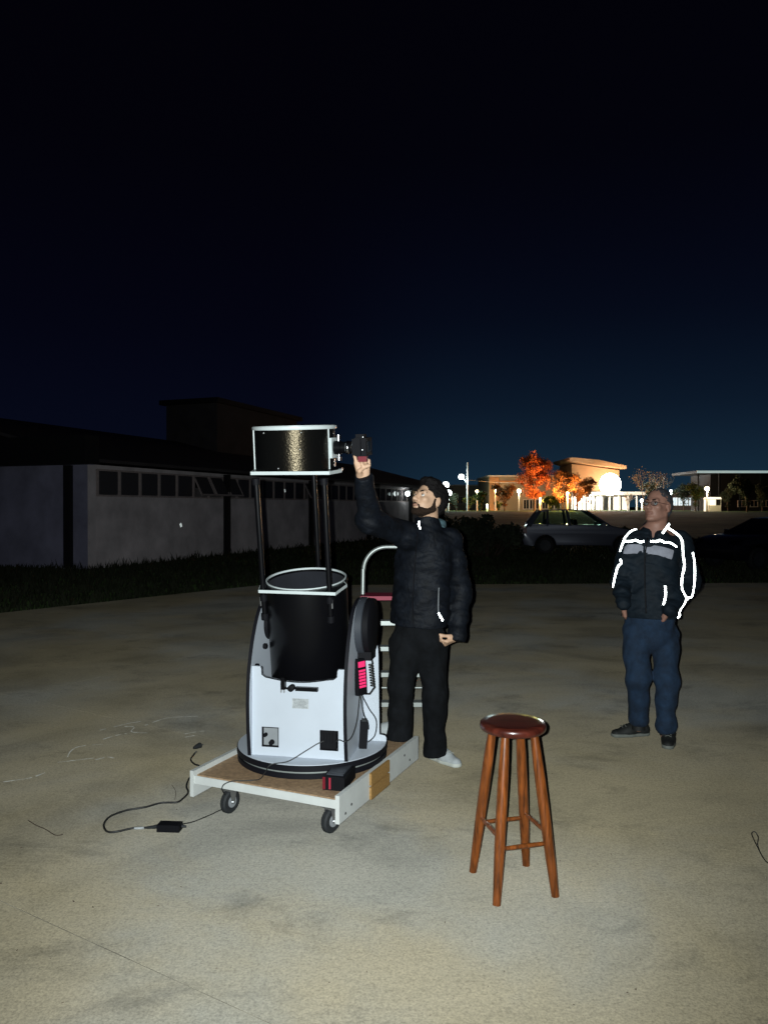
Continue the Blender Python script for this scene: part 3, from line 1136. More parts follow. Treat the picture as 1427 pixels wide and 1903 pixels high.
box(bm, (0, 9.2, zt(0, 921) / 2), (w, 0.3, zt(0, 921) + 0.2))
obj('back_wall', bm, 'fac_white', t)
for k in range(7):
    x = -w / 2 + 0.4 + (w - 0.8) * (k + 0.5) / 7
    bm = new()
    box(bm, (x, 3.2, zt(0, 922) / 2), ((w - 0.8) / 7 - 0.35, 0.06, zt(0, 924)))
    obj('window', bm, 'win_lit_warm' if k != 4 else 'dark_win', t)

# pavilion with a long pale canopy on the right
d = 108
a, b = ground_at(1293, d), ground_at(1500, d)
t = empty('pavilion', ((a.x + b.x) / 2, d, a.z))
tag(t, 'dark pavilion under a long thin white canopy at the right', 'building')
w = b.x - a.x
ztop = at(0, 877, d).z - a.z
bm = new()
box(bm, (0, 4.5, ztop), (w, 9.4, 0.36))
obj('canopy', bm, 'fascia_dark', t)
bm = new()
box(bm, (0, -0.23, ztop), (w, 0.05, 0.34))
obj('edge_glow', bm, 'canopy_lit', t)  # white canopy edge made to glow by itself
bm = new()
box(bm, (0.4, 5, (ztop - 0.2) / 2 - 0.2), (w - 4.5, 7.0, ztop))
obj('wall', bm, 'fascia_dark', t)
for k in range(6):
    bm = new()
    x = -w / 2 + 0.5 + (w - 1) * k / 5
    tube(bm, [(x, 0.5, -0.3), (x, 0.5, ztop - 0.18)], 0.12, 8)
    obj('column', bm, 'fascia_dark', t)
windows(t, [w * (-0.05 + 0.11 * k) for k in range(4)], 0.6, 1.5, 1.4, 1.1)

t, w, h = building(1246, 1320, 918, 130, 8, 'roof_dark', 'glazed_kiosk', 'low dark kiosk with a strip of bluish lit windows right of the older man')
windows(t, [w * (-0.40 + 0.135 * k) for k in range(6)], h - 2.0, h - 0.6, -0.04, 0.82, 'win_lit', 'pole_metal')

d = 100
a, b = ground_at(1316, d), ground_at(1340, d)
t = empty('lit_tent', ((a.x + b.x) / 2, d, a.z))
tag(t, 'small glowing white tent stall next to the warm lamp post', 'tent')
w = b.x - a.x
h = at(0, 924, d).z - a.z
bm = new()
prism(bm, [(-w / 2, h - 0.25), (w / 2, h - 0.25), (w / 2 - 0.1, h), (-w / 2 + 0.1, h)], 0, 1.7, 'xz')
obj('roof', bm, 'win_lit_warm', t)
bm = new()
box(bm, (0, 1.6, (h - 0.3) / 2), (w - 0.1, 0.05, h - 0.3))
obj('back_cloth', bm, 'win_lit_warm', t)
for sx in (-1, 1):
    bm = new()
    tube(bm, [(sx * (w / 2 - 0.06), 0.06, -0.2), (sx * (w / 2 - 0.06), 0.06, h - 0.26)], 0.035, 6)
    obj('pole', bm, 'pole_metal', t)
bm = new()
box(bm, (0.05, 0.3, 0.4), (w * 0.9, 0.4, 0.8))
obj('counter', bm, 'fac_white', t)


# ------------------------------------------------------------------ lamps of the campus
def lamp_post(px, py, d, label, m, energy, color, r=0.16, arm=0.0, above=0.0, polem='pole_metal', group=None):
    hd = at(px, py, d)
    base = Vector((hd.x + arm, d, gz(d)))
    t = empty('lamp_post', base)
    tag(t, label, 'lamp post', group)
    H = hd.z - base.z
    bm = new()
    tube(bm, [(0, 0, -0.2), (0, 0, H + above)], [0.13, 0.09], 8)
    obj('pole', bm, polem, t)
    if arm:
        bm = new()
        tube(bm, [(0, 0, H - 0.9), (-arm * 0.5, 0, H - 0.35), (-arm, 0, H + 0.12)], 0.05, 6)
        obj('arm', bm, polem, t)
    bm = new()
    lathe(bm, [(0.02, -r * 0.9), (r * 0.75, -r * 0.7), (r, 0), (r * 0.7, r * 0.7), (0.02, r * 0.85)], 14)
    o_ = obj('lamp_head', bm, m, t, smooth=180)
    o_.location = (-arm, 0, H)
    bm = new()
    lathe(bm, [(0.02, 0), (r * 0.8, 0.02), (r * 0.3, 0.12), (0.02, 0.14)], 12)
    c_ = obj('cap', bm, 'fascia_dark', o_)
    c_.location = (0, 0, r * 0.9)
    if energy:
        point_lamp(hd + Vector((0, -r - 0.12, -r - 0.1)), energy, color, 0.12)
    return t


WH, WA, OR = (0.80, 1.0, 0.98), (1.0, 0.80, 0.45), (1.0, 0.42, 0.11)
lamp_post(857, 886, 105, 'pale street lamp post whose white lamp hangs on an arm left of its pole', 'lamp_white', 900, WH, 0.42, arm=0.85, above=2.0)
lamp_post(828, 901, 112, 'white lamp shining just right of the head of the young man, upper of two', 'lamp_white', 350, WH, 0.52)
lamp_post(833, 916, 104, 'white lamp shining just right of the head of the young man, lower of two', 'lamp_white', 350, WH, 0.48)
lamp_post(886, 913, 118, 'small white lamp between the pale pole and the beige building', 'lamp_warm', 350, WA, 0.25)
lamp_post(920, 908, 116, 'small lamp against the orange lit end of the beige building', 'lamp_warm', 1100, OR, 0.2)
lamp_post(964, 912, 114, 'bright lamp just left of the orange tree trunk', 'lamp_warm', 330, WA, 0.33)
lamp_post(1054, 916, 108, 'warm lamp half hidden in the brown tree', 'lamp_orange', 9000, OR, 0.22)
lamp_post(1313, 908, 98, 'warm white lamp on a post beside the lit tent', 'lamp_warm', 500, WA, 0.30)
lamp_post(1192, 930, 110, 'small white lamp low beside the face of the older man', 'lamp_white', 300, WH, 0.26)
lamp_post(1246, 912, 108, 'small cool lamp just right of the head of the older man', 'lamp_white', 200, WH, 0.18)
bm = new()
a_, b_ = at(869, 892, 105), at(985, 896, 121)
tube(bm, smoothpath([a_, a_.lerp(b_, 0.5) + Vector((0, 0, -0.22)), b_], 6), 0.035, 5)
o_ = obj('power_line', bm, 'pole_metal', None)
tag(o_, 'thin pale power line strung from the lamp pole towards the beige building', 'cable')
# sodium light washing the orange tree and ochre walls
lamp_post(1003, 926, 106, 'low orange sodium lamp under the orange autumn tree', 'lamp_orange', 1700, OR, 0.14)
lamp_post(905, 938, 100, 'low lamp lighting the little green tree and the pole', 'lamp_warm', 160, (0.9, 1.0, 0.4), 0.12)

# the blinding floodlight mast, close in front of the tower wall
d = 123
hd = at(1133, 900, d)
t = empty('floodlight_mast', (hd.x, d, gz(d)))
tag(t, 'blinding white round floodlight on a mast before the glass entrance', 'floodlight')
H = hd.z - gz(d)
bm = new()
tube(bm, [(0, 0.5, -0.2), (0, 0.5, H + 0.6)], [0.18, 0.12], 8)
obj('pole', bm, 'pole_metal', t)
bm = new()
lathe(bm, [(0.5, 0.0), (1.2, 0.12), (1.78, 0.42), (1.80, 0.46), (1.72, 0.46)], 40, Matrix.Translation((0, 0.42, H)) @ Matrix.Rotation(R(90), 4, 'X'))
obj('reflector_dish', bm, 'fac_white', t, smooth=40)
bm = new()
lathe(bm, [(1.70, 0.0), (1.62, 0.28), (1.2, 0.62), (0.6, 0.80), (0.01, 0.86)], 40, Matrix.Translation((0, -0.045, H)) @ Matrix.Rotation(R(90), 4, 'X'))
obj('lens', bm, 'flood_lit', t, smooth=180)  # lens enlarged to stand in for its bloom
point_lamp(hd + Vector((0.4, -1.8, -0.3)), 3200, (1.0, 1.0, 0.96), 0.7)
point_lamp(hd + Vector((0.9, 1.5, -0.2)), 1900, (1.0, 0.90, 0.74), 0.5)  # this and the next added behind the mast, brightening the walls like bloom
point_lamp(hd + Vector((-2.0, 6.5, -2.2)), 2200, (1.0, 0.93, 0.80), 0.4)


# ------------------------------------------------------------------ parked cars
def car(name, label, loc, rz, paint, ln=3.95, hw=0.84, belt=0.93, roof=1.47):
    t = empty(name, loc, rz)
    tag(t, label, 'car')
    k = ln / 3.95

    def arc(cx, r, a0, a1, n=9):
        return [(cx + r * math.cos(R(a0 + (a1 - a0) * i / n)), 0.30 + r * math.sin(R(a0 + (a1 - a0) * i / n))) for i in range(n + 1)]
    fx, rx_, wr = 1.23 * k, -1.20 * k, 0.36
    prof = [(1.90 * k, 0.30), (1.94 * k, 0.48), (1.90 * k, 0.66), (1.72 * k, 0.79), (1.3 * k, 0.88), (0.86 * k, belt), (-1.72 * k, belt + 0.05), (-1.88 * k, 0.80),
            (-1.93 * k, 0.52), (-1.88 * k, 0.30)]
    low = [(-1.62 * k, 0.26)] + arc(rx_, wr, 180, 0)[0:] + arc(fx, wr, 180, 0) + [(1.68 * k, 0.26)]
    poly = prof + low
    bm = new()
    prism(bm, poly, -hw, hw, 'xz')
    for v in bm.verts:
        if v.co.z > 0.7:
            v.co.y *= 0.955
        if abs(v.co.x) > 1.8 * k:
            v.co.y *= 0.86
    body = obj('body', bm, paint, t, smooth=30, bevel=0.035)
    tw = 0.60
    # roof and pillars
    bm = new()
    rp = [(0.10 * k, roof - 0.04), (-0.4 * k, roof), (-1.1 * k, roof - 0.02), (-1.42 * k, roof - 0.09)]
    up = rp
    dn = [(a, b - 0.05) for a, b in rp]
    prism(bm, up + dn[::-1], -tw, tw, 'xz')
    obj('roof', bm, paint, t, smooth=40, bevel=0.015)
    B = {}
    for s in (-1, 1):
        yb, yt = s * hw * 0.93, s * (tw - 0.02)
        for nm, xb, xt, wd in (('a', 0.86, 0.12, 0.035), ('b', -0.42, -0.50, 0.05), ('c', -1.14, -1.12, 0.045), ('d', -1.72, -1.36, 0.075)):
            bm = new()
            tube(bm, [(xb * k, yb, belt - 0.02), (xt * k, yt, roof - 0.06)], [wd, wd * 0.85], 8)
            obj('pillar', bm, paint, t)
            B[nm, s] = (Vector((xb * k, yb, belt)), Vector((xt * k, yt, roof - 0.07)))
        for p, q in (('a', 'b'), ('b', 'c'), ('c', 'd')):
            (a0, a1), (b0, b1) = B[p, s], B[q, s]
            o = Vector((0, s * 0.006, 0))
            vs = [a0, b0, b1, a1]
            bm = new()
            v1 = [bm.verts.new(v) for v in vs]
            v2 = [bm.verts.new(v + o) for v in vs]
            bm.faces.new(v1)
            bm.faces.new(v2[::-1])
            for i in range(4):
                bm.faces.new((v1[i], v2[i], v2[(i + 1) % 4], v1[(i + 1) % 4]))
            bmesh.ops.recalc_face_normals(bm, faces=bm.faces[:])
            obj('side_window', bm, 'car_glass', t)
        bm = new()
        box(bm, (0.62 * k, s * (hw + 0.06), belt + 0.03), (0.12, 0.16, 0.13))
        obj('mirror', bm, paint, t, bevel=0.03)
        for hx in (-0.28, -1.0):
            bm = new()
            box(bm, (hx * k, s * (hw * 0.975 + 0.012), 0.80), (0.16, 0.03, 0.03))
            obj('door_handle', bm, paint, t)
        for hx, hm in ((1.80, 'car_glass'), (-1.86, 'tail_red')):
            bm = new()
            box(bm, (hx * k, s * hw * 0.78, 0.72 if hx > 0 else 0.82), (0.16, 0.22, 0.12 if hx > 0 else 0.22))
            obj('headlight' if hx > 0 else 'tail_light', bm, hm, t, bevel=0.02)
    for x0_, x1_, nm in ((0.86, 0.12, 'windscreen'), (-1.70, -1.38, 'rear_window')):
        vs = [(x0_ * k, -hw * 0.9, belt), (x0_ * k, hw * 0.9, belt), (x1_ * k, tw - 0.04, roof - 0.07), (x1_ * k, -tw + 0.04, roof - 0.07)]
        bm = new()
        v1 = [bm.verts.new(v) for v in vs]
        v2 = [bm.verts.new(Vector(v) + Vector((0.008 if x0_ > 0 else -0.008, 0, 0.002))) for v in vs]
        bm.faces.new(v1)
        bm.faces.new(v2[::-1])
        for i in range(4):
            bm.faces.new((v1[i], v2[i], v2[(i + 1) % 4], v1[(i + 1) % 4]))
        bmesh.ops.recalc_face_normals(bm, faces=bm.faces[:])
        obj(nm, bm, 'car_glass', t)
    for sx in (0.05, -0.85):
        for s in (-1, 1):
            bm = new()
            prism(bm, [(-0.25, 0), (0.2, 0), (0.2, 0.14), (-0.12, 0.14), (-0.26, 0.72), (-0.36, 0.72)], -0.24, 0.24, 'xz')
            so = obj('car_seat', bm, 'black_plastic', t, bevel=0.03)
            so.location = (sx * k, s * 0.36, 0.48)
    for x in (fx, rx_):
        for s in (-1, 1):
            Tm = Matrix.Translation((x, s * (hw - 0.11), 0.30)) @ Matrix.Rotation(R(90), 4, 'X')
            bm = new()
            lathe(bm, [(0.19, -0.09), (0.28, -0.10), (0.305, -0.07), (0.305, 0.07), (0.28, 0.10), (0.19, 0.09)], 28, Tm, close=True)
            wh = obj('wheel', bm, 'rubber', t, smooth=40)
            bm = new()
            lathe(bm, [(0.02, -0.05), (0.188, -0.06), (0.188, 0.06), (0.02, 0.05)], 24, Tm)
            obj('rim', bm, 'gray_plastic', wh, smooth=40)
    return t


p = at(1078, 942, 27)
car('parked_car', 'silver hatchback parked on the grass behind the two men', (p.x, 27, gz(27)), R(-7), 'car_silver', ln=4.25, belt=0.99, roof=1.56)
p = at(1418, 942, 20.5)
car('parked_car', 'black car in shadow at the right edge', (p.x + 0.25, 20.5, gz(20)), R(200), 'car_dark', ln=4.2, belt=0.92, roof=1.36)


# ================================================================== OBJECTS
# ------------------------------------------------------------------ wheeled trolley
DX = Vector((0.915, -0.404, 0)).normalized()
dolly = empty('trolley', (-0.6035, 3.755, 0), math.atan2(DX.y, DX.x))
tag(dolly, 'low wheeled wooden trolley with white sides carrying the telescope', 'trolley')
HW, DL, PT = 0.4335, 1.02, 0.194
bm = new()
box(bm, (0, DL / 2 + 0.012, PT - 0.020), (2 * HW - 0.044, DL - 0.02, 0.036))
obj('platform', bm, 'chipboard', dolly)
bm = new()
box(bm, (0, 0.0, PT - 0.0205), (2 * HW - 0.044, 0.004, 0.041))
obj('front_edge', bm, 'white_paint', dolly)
for s in (-1, 1):
    bm = new()
    box(bm, (s * (HW - 0.011), DL / 2 - 0.006, 0.152), (0.022, DL + 0.006, 0.134))
    obj('side_panel', bm, 'white_paint', dolly, bevel=0.0015)
for z, hz in ((0.1878, 0.0615), (0.1160, 0.0615)):
    bm = new()
    box(bm, (HW + 0.006, 0.445, z), (0.012, 0.235, hz))
    obj('wooden_block', bm, 'raw_wood', dolly, bevel=0.002)
for y, z in ((0.055, 0.115), (0.12, 0.135), (0.80, 0.17), (0.88, 0.12)):
    bm = new()
    lathe(bm, [(0.007, 0), (0.006, 0.002)], 10, Matrix.Translation((HW, y, z)) @ Matrix.Rotation(R(90), 4, 'Y'))
    obj('screw', bm, 'black_metal', dolly)
for x, y, rz in ((-0.245, 0.075, -8), (0.345, 0.075, -14), (-0.30, 0.93, 20), (0.33, 0.93, -15)):
    c = empty('caster', (x, y, 0))
    c.parent = dolly
    c.rotation_euler.z = R(rz)
    Tm = Matrix.Translation((0, 0, 0.0605)) @ Matrix.Rotation(R(90), 4, 'Y')
    bm = new()
    lathe(bm, [(0.030, -0.017), (0.053, -0.018), (0.0605, -0.010), (0.0605, 0.010), (0.053, 0.018), (0.030, 0.017)], 30, Tm, close=True)
    obj('tyre', bm, 'rubber', c)
    bm = new()
    lathe(bm, [(0.010, -0.020), (0.029, -0.019), (0.029, 0.019), (0.010, 0.020)], 24, Tm)
    obj('hub', bm, 'mid_gray', c)
    bm = new()
    for s in (-1, 1):
        prism(bm, [(-0.022, 0.125), (0.022, 0.125), (0.012, 0.052), (-0.012, 0.052)], s * 0.024 - 0.0015, s * 0.024 + 0.0015, 'yz')
    box(bm, (0, 0, 0.131), (0.066, 0.076, 0.010))
    tube(bm, [(-0.031, 0, 0.0605), (0.031, 0, 0.0605)], 0.007, 8)
    obj('fork', bm, 'steel', c)

# ------------------------------------------------------------------ the telescope
YAW = R(-11)
tel = empty('telescope', (-0.396, 4.215, PT), YAW)
tag(tel, 'large black reflector telescope with open truss poles on a white rocker base', 'telescope')
for k in range(3):
    a = R(90 + 120 * k)
    bm = new()
    tube(bm, [(0.3 * math.cos(a), 0.3 * math.sin(a), 0.0), (0.3 * math.cos(a), 0.3 * math.sin(a), 0.020)], 0.035, 16)
    obj('foot', bm, 'rubber', tel)
bm = new()
lathe(bm, [(0.409, 0.020), (0.411, 0.022), (0.411, 0.044), (0.409, 0.046)], 80)
obj('ground_board', bm, 'black_edge', tel)
bm = new()
lathe(bm, [(0.400, 0.0465), (0.402, 0.0575)], 80)
obj('bearing_ring', bm, 'alu', tel)
bm = new()
lathe(bm, [(0.412, 0.058), (0.414, 0.060), (0.414, 0.086), (0.411, 0.0885)], 80)
tt = obj('turntable', bm, 'black_edge', tel)
bm = new()
lathe(bm, [(0.4095, 0.0885), (0.4090, 0.0915)], 80)
obj('turntable_top', bm, 'white_lam', tt)
TZ = 0.0918
side = smoothpath([(-0.305, TZ, 0), (-0.326, 0.25, 0), (-0.330, 0.40, 0), (-0.310, 0.55, 0), (-0.255, 0.70, 0), (-0.175, 0.82, 0), (-0.095, 0.872, 0), (0.0, 0.888, 0),
                   (0.09, 0.868, 0), (0.16, 0.80, 0), (0.20, 0.68, 0), (0.222, 0.5, 0), (0.232, 0.28, 0), (0.235, TZ, 0)], 5)
side = [(p.x, p.y) for p in side]
for x0, x1 in ((-0.262, -0.244), (0.258, 0.276)):
    bm = new()
    prism(bm, side, x0 + 0.0003, x1 - 0.0003, 'yz')
    sp = obj('side_panel', bm, 'white_lam', tel)
    bm = new()
    band(bm, side, x0, x1, 0.004, 'yz', closed=False)
    obj('edge_band', bm, 'black_edge', sp, smooth=50)
# front board with its dip and two square openings
FY0, FY1 = -0.292, -0.274
bm = new()
XA, XB = -0.2438, 0.2578
h0, h1 = 0.137, 0.241
L0, L1, R0, R1 = -0.190, -0.098, 0.124, 0.222
ym = (FY0 + FY1) / 2


def fb(x0, x1, z0, z1):
    box(bm, ((x0 + x1) / 2, ym, (z0 + z1) / 2), (x1 - x0, FY1 - FY0, z1 - z0))


fb(XA, XB, TZ, h0)
fb(XA, L0, h0, h1)
fb(L1, R0, h0, h1)
fb(R1, XB, h0, h1)
dip = [(-0.196, 0.556), (-0.190, 0.550), (-0.188, 0.515), (-0.170, 0.503)]
dip += [(-0.170 + 0.36 * t, 0.503 - 0.022 * math.sin(math.pi * t) + 0.004 * t) for t in [k / 12 for k in range(1, 12)]]
dip += [(0.196, 0.505), (0.212, 0.517), (0.214, 0.550), (0.220, 0.556)]
top = [(XA, h1), (XB, h1), (XB, 0.556)] + dip[::-1] + [(XA, 0.556)]
prism(bm, top, FY0, FY1, 'xz')
fp = obj('front_panel', bm, 'white_lam', tel, smooth=None)
bm = new()
band(bm, dip, FY0 - 0.001, FY1, 0.004, 'xz', closed=False)
obj('edge_band', bm, 'black_edge', fp, smooth=50)
for a0, a1 in ((L0, L1), (R0, R1)):
    bm = new()
    for cx, cz, sx, sz in ((a0 + 0.002, (h0 + h1) / 2, 0.004, h1 - h0), (a1 - 0.002, (h0 + h1) / 2, 0.004, h1 - h0), ((a0 + a1) / 2, h0 + 0.002, a1 - a0 - 0.008, 0.004),
                           ((a0 + a1) / 2, h1 - 0.002, a1 - a0 - 0.008, 0.004)):
        box(bm, (cx, ym - 0.001, cz), (sx, FY1 - FY0 + 0.002, sz))
    obj('opening_trim', bm, 'black_edge', fp)
# inside the openings: a grey plate standing in for the shaded interior, with knobs on the left, a black power unit on the right
bm = new()
box(bm, (-0.165, -0.2675, 0.165), (0.15, 0.012, 0.15))
obj('shade_plate', bm, 'mid_gray', tel)
for x, z, r in ((-0.174, 0.196, 0.0095), (-0.140, 0.158, 0.0125)):
    bm = new()
    lathe(bm, [(r * 1.1, 0), (r * 1.1, 0.006), (r, 0.010), (r, 0.022), (r * 0.7, 0.026)], 14, Matrix.Translation((x, -0.2735, z)) @ Matrix.Rotation(R(90), 4, 'X'))
    obj('knob', bm, 'black_plastic', tel, smooth=40)
bm = new()
box(bm, (0.165, -0.262, 0.19), (0.088, 0.05, 0.094))
for k in range(4):
    box(bm, (0.14 + 0.016 * k, -0.289, 0.20), (0.006, 0.006, 0.05))
pu = obj('power_unit', bm, 'black_plastic', tel, bevel=0.002)
# maker's plate, too small to read
bm = new()
box(bm, (0.020, FY0 - 0.0008, 0.372), (0.088, 0.0014, 0.052))
pl = obj('rating_plate', bm, 'label', tel)
bm = new()
rr = random.Random(2)
for k in range(6):
    x = -0.018
    while x < 0.056:
        wd = rr.uniform(0.006, 0.018)
        if x + wd > 0.058:
            break
        box(bm, (x + wd / 2, FY0 - 0.0018, 0.392 - 0.0076 * k), (wd, 0.0008, 0.0032))
        x += wd + 0.0035
ik = obj('print_line', bm, 'ink', pl, smooth=None)
ik['kind'] = 'stuff'
# eyepiece rack on the front board
bm = new()
box(bm, (0.058, FY0 - 0.012, 0.452), (0.118, 0.024, 0.020))
rk = obj('eyepiece_rack', bm, 'black_metal', tel, bevel=0.002)
bm = new()
lathe(bm, [(0.013, -0.02), (0.017, -0.018), (0.017, 0.018), (0.013, 0.02)], 18, Matrix.Translation((-0.022, FY0 - 0.02, 0.456)) @ Matrix.Rotation(R(90), 4, 'X'))
obj('lock_knob', bm, 'black_plastic', rk, smooth=40)
bm = new()
box(bm, (-0.066, FY0 - 0.018, 0.478), (0.022, 0.03, 0.062))
tube(bm, [(-0.075, FY0 - 0.018, 0.452), (-0.02, FY0 - 0.018, 0.452)], 0.006, 8)
obj('clamp', bm, 'black_metal', rk, bevel=0.002)
bm = new()
for x in (-0.076, -0.060):
    tube(bm, [(x, FY0 - 0.024, 0.430), (x, FY0 - 0.024, 0.447)], 0.004, 8)
obj('clamp_screw', bm, 'steel', rk)
# brace at the back of the right-hand board, and the board joining the two sides
br = [(0.2765, TZ), (0.405, TZ), (0.405, 0.112), (0.399, 0.122), (0.386, 0.126), (0.366, 0.128), (0.360, 0.56)]
br += [(0.318 + 0.040 * math.cos(a), 0.60 + 0.052 * math.sin(a)) for a in [R(0), R(22), R(45), R(68), R(90)]] + [(0.2765, 0.652)]
bm = new()
prism(bm, br, 0.060, 0.078, 'xz')
bp_ = obj('brace_panel', bm, 'white_lam', tel)
bm = new()
band(bm, br[1:-1], 0.0597, 0.0783, 0.004, 'xz', closed=False)
obj('edge_band', bm, 'black_edge', bp_, smooth=50)
bm = new()
box(bm, (0.007, 0.165, 0.30), (0.5, 0.018, 0.41))
obj('rear_panel', bm, 'white_lam', tel)
# altitude drive on the outside of the right board
bm = new()
Tm = Matrix.Translation((0.2765, -0.02, 0.742)) @ Matrix.Rotation(R(90), 4, 'Y')
lathe(bm, [(0.152, 0.0), (0.157, 0.003), (0.157, 0.036), (0.152, 0.040)], 56, Tm)
md = obj('altitude_drive', bm, 'gray_plastic', tel, smooth=40)
bm = new()
lathe(bm, [(0.150, 0.0405), (0.152, 0.042), (0.152, 0.070), (0.142, 0.078), (0.05, 0.080)], 56, Tm)
obj('drive_cover', bm, 'black_plastic', md, smooth=40)
bm = new()
box(bm, (0.317, -0.045, 0.592), (0.074, 0.12, 0.045))
obj('drive_box', bm, 'black_plastic', md, bevel=0.012)
# bearing on the inside of the left board
Tm = Matrix.Translation((-0.2438, -0.03, 0.742)) @ Matrix.Rotation(R(90), 4, 'Y')
bm = new()
lathe(bm, [(0.085, 0), (0.088, 0.003), (0.088, 0.020), (0.080, 0.024)], 36, Tm)
obj('altitude_bearing', bm, 'black_plastic', tel, smooth=40)
for y, z in ((-0.12, 0.63), (-0.245, 0.545)):
    bm = new()
    lathe(bm, [(0.013, 0), (0.016, 0.004), (0.016, 0.018), (0.01, 0.022)], 16, Matrix.Translation((-0.2438, y, z)) @ Matrix.Rotation(R(90), 4, 'Y'))
    obj('knob', bm, 'black_plastic', tel, smooth=40)

TILT = R(10.5)
T = Matrix.Translation((-0.022, 0.0, 0.736)) @ Matrix.Rotation(TILT, 4, 'X') @ Matrix.Rotation(R(-2), 4, 'Z')
TLOW = T
SL, SU, ST = 0.252, 0.862, 1.100
bm = new()
lathe(bm, [(0.217, SL - 0.002), (0.223, SL - 0.002), (0.223, -0.40), (0.217, -0.41), (0.213, -0.40), (0.213, SL - 0.002)][::-1], 72, T, close=True)
lt = obj('lower_tube', bm, 'black_metal', tel, smooth=50)
bm = new()
lathe(bm, [(0.2125, SL - 0.004), (0.2125, -0.33), (0.01, -0.33), (0.01, -0.34), (0.2127, -0.34), (0.2127, SL - 0.004)], 72, T, close=True)
obj('tube_lining', bm, 'tube_in', lt, smooth=50)


def ring_plate(name, z0, z1, m, rin=0.215):
    outer = [(-0.182, -0.238), (0.236, -0.238), (0.252, -0.085)]
    outer += [(0.228 * math.cos(a), 0.228 * math.sin(a)) for a in [R(-10 + 200 * k / 17) for k in range(18)]] + [(-0.226, -0.085)]
    N = 72
    bm = new()

    def hit(a):
        d = Vector((math.cos(a), math.sin(a)))
        best = None
        for i in range(len(outer)):
            p, q = Vector(outer[i]), Vector(outer[(i + 1) % len(outer)])
            e = q - p
            den = d.x * e.y - d.y * e.x
            if abs(den) < 1e-9:
                continue
            t = (p.x * e.y - p.y * e.x) / den
            u = (p.x * d.y - p.y * d.x) / den
            if t > 0 and -1e-6 <= u <= 1 + 1e-6:
                best = t if best is None else min(best, t)
        return d * best
    angs = sorted([2 * math.pi * k / N for k in range(N)] + [math.atan2(p[1], p[0]) % (2 * math.pi) for p in outer])
    rows = []
    for a in angs:
        o, d = hit(a), Vector((math.cos(a), math.sin(a)))
        i_ = d * rin
        if o.length < rin + 0.006:
            o = d * (rin + 0.006)
        rows.append([bm.verts.new(T @ Vector((i_.x, i_.y, z0))), bm.verts.new(T @ Vector((o.x, o.y, z0))), bm.verts.new(T @ Vector((o.x, o.y, z1))), bm.verts.new(T @ Vector((i_.x, i_.y, z1)))])
    for i in range(len(rows)):
        A, B = rows[i], rows[(i + 1) % len(rows)]
        for k in range(4):
            bm.faces.new((A[k], A[(k + 1) % 4], B[(k + 1) % 4], B[k]))
    bmesh.ops.recalc_face_normals(bm, faces=bm.faces[:])
    o = obj(name, bm, m, tel, smooth=30)
    front = [outer[-2], outer[-1], outer[0], outer[1], outer[2], outer[3]]
    bm = new()
    band(bm, front, z0 - 0.002, z1 + 0.002, 0.004, 'xy', T, closed=False)
    obj('edge_trim', bm, 'ring_white', o, smooth=None)
    bm = new()
    lathe(bm, [(rin - 0.001, z1 - 0.004), (rin + 0.0055, z1 + 0.0002), (rin + 0.0055, z1 + 0.006), (rin - 0.001, z1 + 0.006)], 72, T, close=True)
    bmesh.ops.recalc_face_normals(bm, faces=bm.faces[:])
    if name == 'lower_ring':
        obj('rim', bm, 'ring_white', o, smooth=40)
    else:
        bm.free()
    return o


ring_plate('lower_ring', SL, SL + 0.012, 'black_metal')
# the upper cage sits a little more upright on its poles
T = TLOW @ Matrix.Translation((0, 0, SU)) @ Matrix.Rotation(R(-3.6), 4, 'X') @ Matrix.Translation((0, 0, -SU))
ring_plate('upper_ring', SU, SU + 0.013, 'black_metal', 0.190)
T = T @ Matrix.Translation((-0.024, 0, 0))
TUP = T
bm = new()
lathe(bm, [(0.2135, SU + 0.0142), (0.2135, ST - 0.016), (0.2085, ST - 0.016), (0.2085, SU + 0.0142)], 72, T, close=True)
bmesh.ops.recalc_face_normals(bm, faces=bm.faces[:])


def hammered():
    mt = mat('hammered_black', (0.004, 0.004, 0.004), 0.24, bump=0.18, bs=120, spec=0.32)
    t = mt.node_tree
    b = t.nodes['Principled BSDF']
    b.inputs['Specular Tint'].default_value = (1.0, 0.82, 0.55, 1)
    return mt


M['hammered'] = hammered()
uc = obj('upper_cage', bm, 'hammered', tel, smooth=50)
bm = new()
lathe(bm, [(0.2083, SU + 0.0150), (0.2083, ST - 0.017), (0.2070, ST - 0.017), (0.2070, SU + 0.0150)], 72, T, close=True)
bmesh.ops.recalc_face_normals(bm, faces=bm.faces[:])
obj('cage_lining', bm, 'tube_in', uc, smooth=50)
bm = new()
lathe(bm, [(0.206, ST - 0.0158), (0.222, ST - 0.0158), (0.224, ST - 0.012), (0.224, ST), (0.222, ST + 0.002), (0.2195, ST + 0.002), (0.2195, ST - 0.006), (0.206, ST - 0.006)], 80, T, close=True)
bmesh.ops.recalc_face_normals(bm, faces=bm.faces[:])
obj('top_rim', bm, 'ring_white', tel, smooth=40)
for a in (R(199), R(-17)):
    p = Vector((math.cos(a), math.sin(a), 0))
    bm = new()
    tube(bm, [T @ (p * 0.2165 + Vector((0, 0, SU + 0.01422))), T @ (p * 0.2165 + Vector((0, 0, (SU + ST) / 2))), T @ (p * 0.2165 + Vector((0, 0, ST - 0.0162)))], 0.0038, 8)
    obj('edge_glint', bm, 'ring_white', uc)  # rods added in place of bright reflections along the cage silhouette
# small bolts of the spider
for a, z in ((R(-62), 1.07), (R(-64), 0.985), (R(-118), 1.07), (R(-95), 0.89)):
    bm = new()
    ball(bm, (0.214 * math.cos(a), 0.214 * math.sin(a), z), 0.005, T, 10)
    obj('bolt', bm, 'steel', uc, smooth=180)
